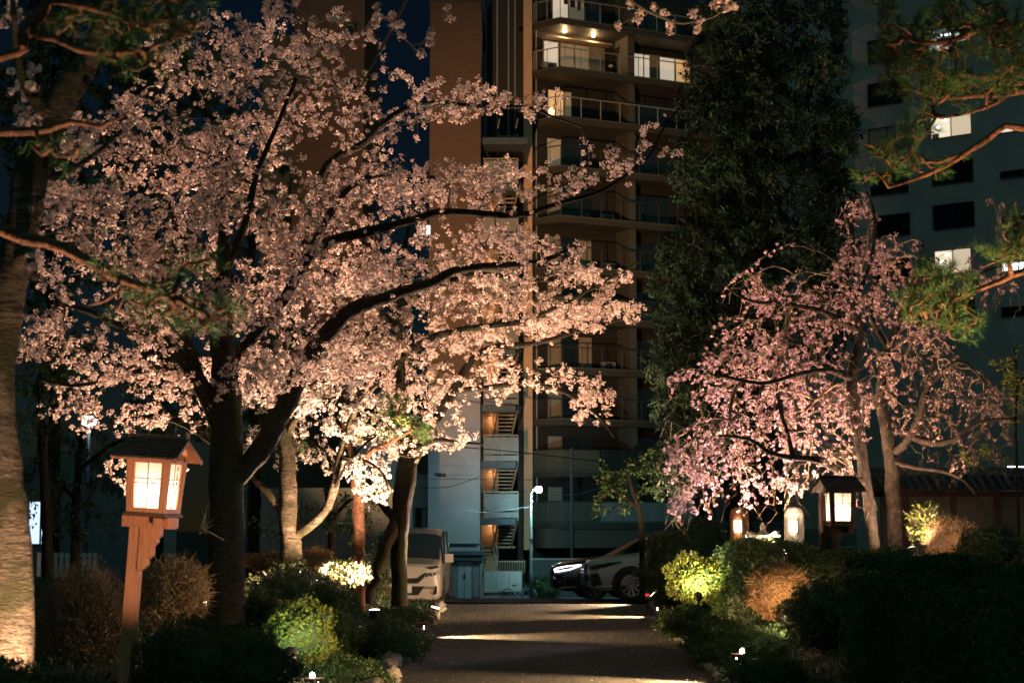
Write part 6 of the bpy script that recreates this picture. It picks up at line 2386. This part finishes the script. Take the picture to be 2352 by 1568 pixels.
hedge('dark hedge with a lighter top before the lamp posts', 1700, 2080, 24.9, 23.0, 1246, .9, 'leaf_mid', .04, .022, .8, 1275)
hedge('near dark hedge at the bottom right edge', 2130, 2500, 14.6, 13.6, 1380, 1.0, 'leaf_mid', .035, .02, .7, 1355)
# left of the path
bush('clipped_bush', 'green bush at the foot of the foreground cherry trunk', 0, 1600, 110, 75, 10.0, 'leaf_mid', .03, .018, 1.0, seed=21)
bush('clipped_bush', 'round dark bush before the big dark cherry trunk', 490, 1530, 175, 100, 15.4, 'leaf_dark', .032, .018, .8, seed=22, depth=.7)
bush('broadleaf_shrub', 'leafy shrub with warm glinting leaves right of the big dark trunk', 655, 1395, 110, 92, 22.3, 'leaf_gloss', .06, .034, .75, seed=23, fill=.4, group='loose shrubs')
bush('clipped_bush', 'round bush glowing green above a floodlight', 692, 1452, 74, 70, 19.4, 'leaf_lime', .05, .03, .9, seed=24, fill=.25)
bush('clipped_bush', 'round dark green bush right of the glowing green bush', 768, 1440, 72, 88, 20.9, 'leaf_mid', .035, .02, 1.0, seed=25)
bush('clipped_bush', 'low bush at the left path kerb', 880, 1490, 100, 58, 21.5, 'leaf_mid', .035, .02, .9, seed=26)
bush('clipped_bush', 'dark low bush under the white minivan', 915, 1440, 85, 42, 27.5, 'leaf_dark', .04, .022, .9, seed=27)
bush('clipped_bush', 'low bush at the bottom edge left of the path light', 800, 1560, 90, 50, 18.6, 'leaf_mid', .032, .018, .9, seed=28)
bush('bare_bush', 'brown twiggy bush lit by the leaning lantern', 395, 1362, 86, 82, 18.6, 'leaf_brown', .024, .010, .35, core=False, twigs=420, twig_m='twig_pale', stem=5, seed=29, fill=.6, group='twiggy bushes')
bush('bare_bush', 'dim brown twiggy bush left of the leaning lantern post', 190, 1450, 120, 150, 17.0, 'leaf_brown', .024, .010, .30, core=False, twigs=420, twig_m='twig', stem=6, seed=30, fill=.7, group='twiggy bushes')
bush('bare_bush', 'pink lit twiggy bush at the pale banded trunk', 732, 1288, 38, 28, 27.8, 'leaf_rust', .03, .012, .8, core=False, twigs=160, twig_m='twig_pale', seed=31, fill=.5, group='twiggy bushes')
bush('bare_bush', 'low reddish bush left of the pale banded trunk', 612, 1290, 55, 22, 27.6, 'leaf_rust', .03, .014, .8, seed=32, fill=.4, group='twiggy bushes')
bush('broadleaf_shrub', 'flat pale leaved shrub between the lit trunk and the dark leaning trunk', 790, 1315, 56, 25, 26.3, 'leaf_gloss', .07, .035, .8, core=False, twigs=60, stem=3, seed=33, fill=.6, group='loose shrubs')
bush('broadleaf_shrub', 'dark shrub at the foot of the leaning cherry trunk', 870, 1330, 45, 70, 32.0, 'leaf_mid', .07, .035, .5, core=False, twigs=60, stem=3, seed=34, fill=.8, group='loose shrubs')
bush('broadleaf_shrub', 'green shrub at the foot of the street lamp', 1253, 1352, 32, 26, 84.0, 'leaf_mid', .16, .09, .9, seed=35, fill=.4, group='loose shrubs')
hedge('dark hedge behind the twiggy bushes at the far left', 70, 520, 30, 29, 1335, .9, 'leaf_dark', .045, .025, .6, 1330)
# thin bare twigs beside the big trunk
p0, p1 = U(470, 1215, 20.6), U(480, 1150, 20.5)
mb = MB()
for i in range(7):
    a = p0 + Vector((RNG.normal() * .03, 0, RNG.normal() * .05))
    b_ = p0 + Vector((RNG.uniform(-.2, .12), RNG.normal() * .05, RNG.uniform(-.02, .4)))
    mb.tube([a, (a + b_) / 2 + Vector((RNG.normal() * .04, 0, .02)), b_], [.006, .004, .002], 4)
mb.tube([U(515, 1240, 20.6), p0], [.008, .006], 4)
o = mb.build('water_shoots', 'twig_pale', t1, kind='stuff')

# ground cover between the shrubs
n = 26000
gx = np.concatenate([RNG.uniform(-7.5, PATH_L - .2, n // 2), RNG.uniform(2.5, 9, n - n // 2)])
gy = RNG.uniform(14, 33.5, n)
ok = np.array([(x < PATH_L - .18) or (x > path_right(y) + .2) for x, y in zip(gx, gy)])
gx, gy = gx[ok], gy[ok]
gz_ = np.array([ground_z(x, y) for x, y in zip(gx, gy)])
P = np.stack([gx, gy, gz_ - .01], axis=1)
dr = rand_dirs(len(P)) * .8
dr[:, 2] = np.abs(dr[:, 2]) + .5
dr /= np.linalg.norm(dr, axis=1, keepdims=True)
me = quad_mesh('ground_cover', leaf_quads(P, dr, rand_dirs(len(P)), RNG.uniform(.06, .16, len(P)), np.full(len(P), .022)))
o = link('ground_cover', me, 'leaf_dark')
tag(o, 'low dark ground cover leaves between the shrubs', 'ground cover', kind='stuff')

# fallen petals on the path
n = 2600
gx = np.concatenate([RNG.uniform(PATH_L, 2.5, n // 2), PATH_L + RNG.random(n // 4) ** 2 * 1.2, 2.6 - RNG.random(n // 4) ** 2 * 1.2])
gy = RNG.uniform(15, 34, len(gx))
P = np.stack([gx, gy, .011 * gy + .016], axis=1)
nr = rand_dirs(len(P)) * .35
nr[:, 2] = 1
dr = rand_dirs(len(P))
dr[:, 2] *= .15
dr /= np.linalg.norm(dr, axis=1, keepdims=True)
o = link('fallen_petals', quad_mesh('fallen_petals', leaf_quads(P, dr, nr, RNG.uniform(.014, .026, len(P)), RNG.uniform(.010, .018, len(P)))), 'petal_white')
tag(o, 'fallen cherry petals scattered over the asphalt path', 'petals', kind='stuff')
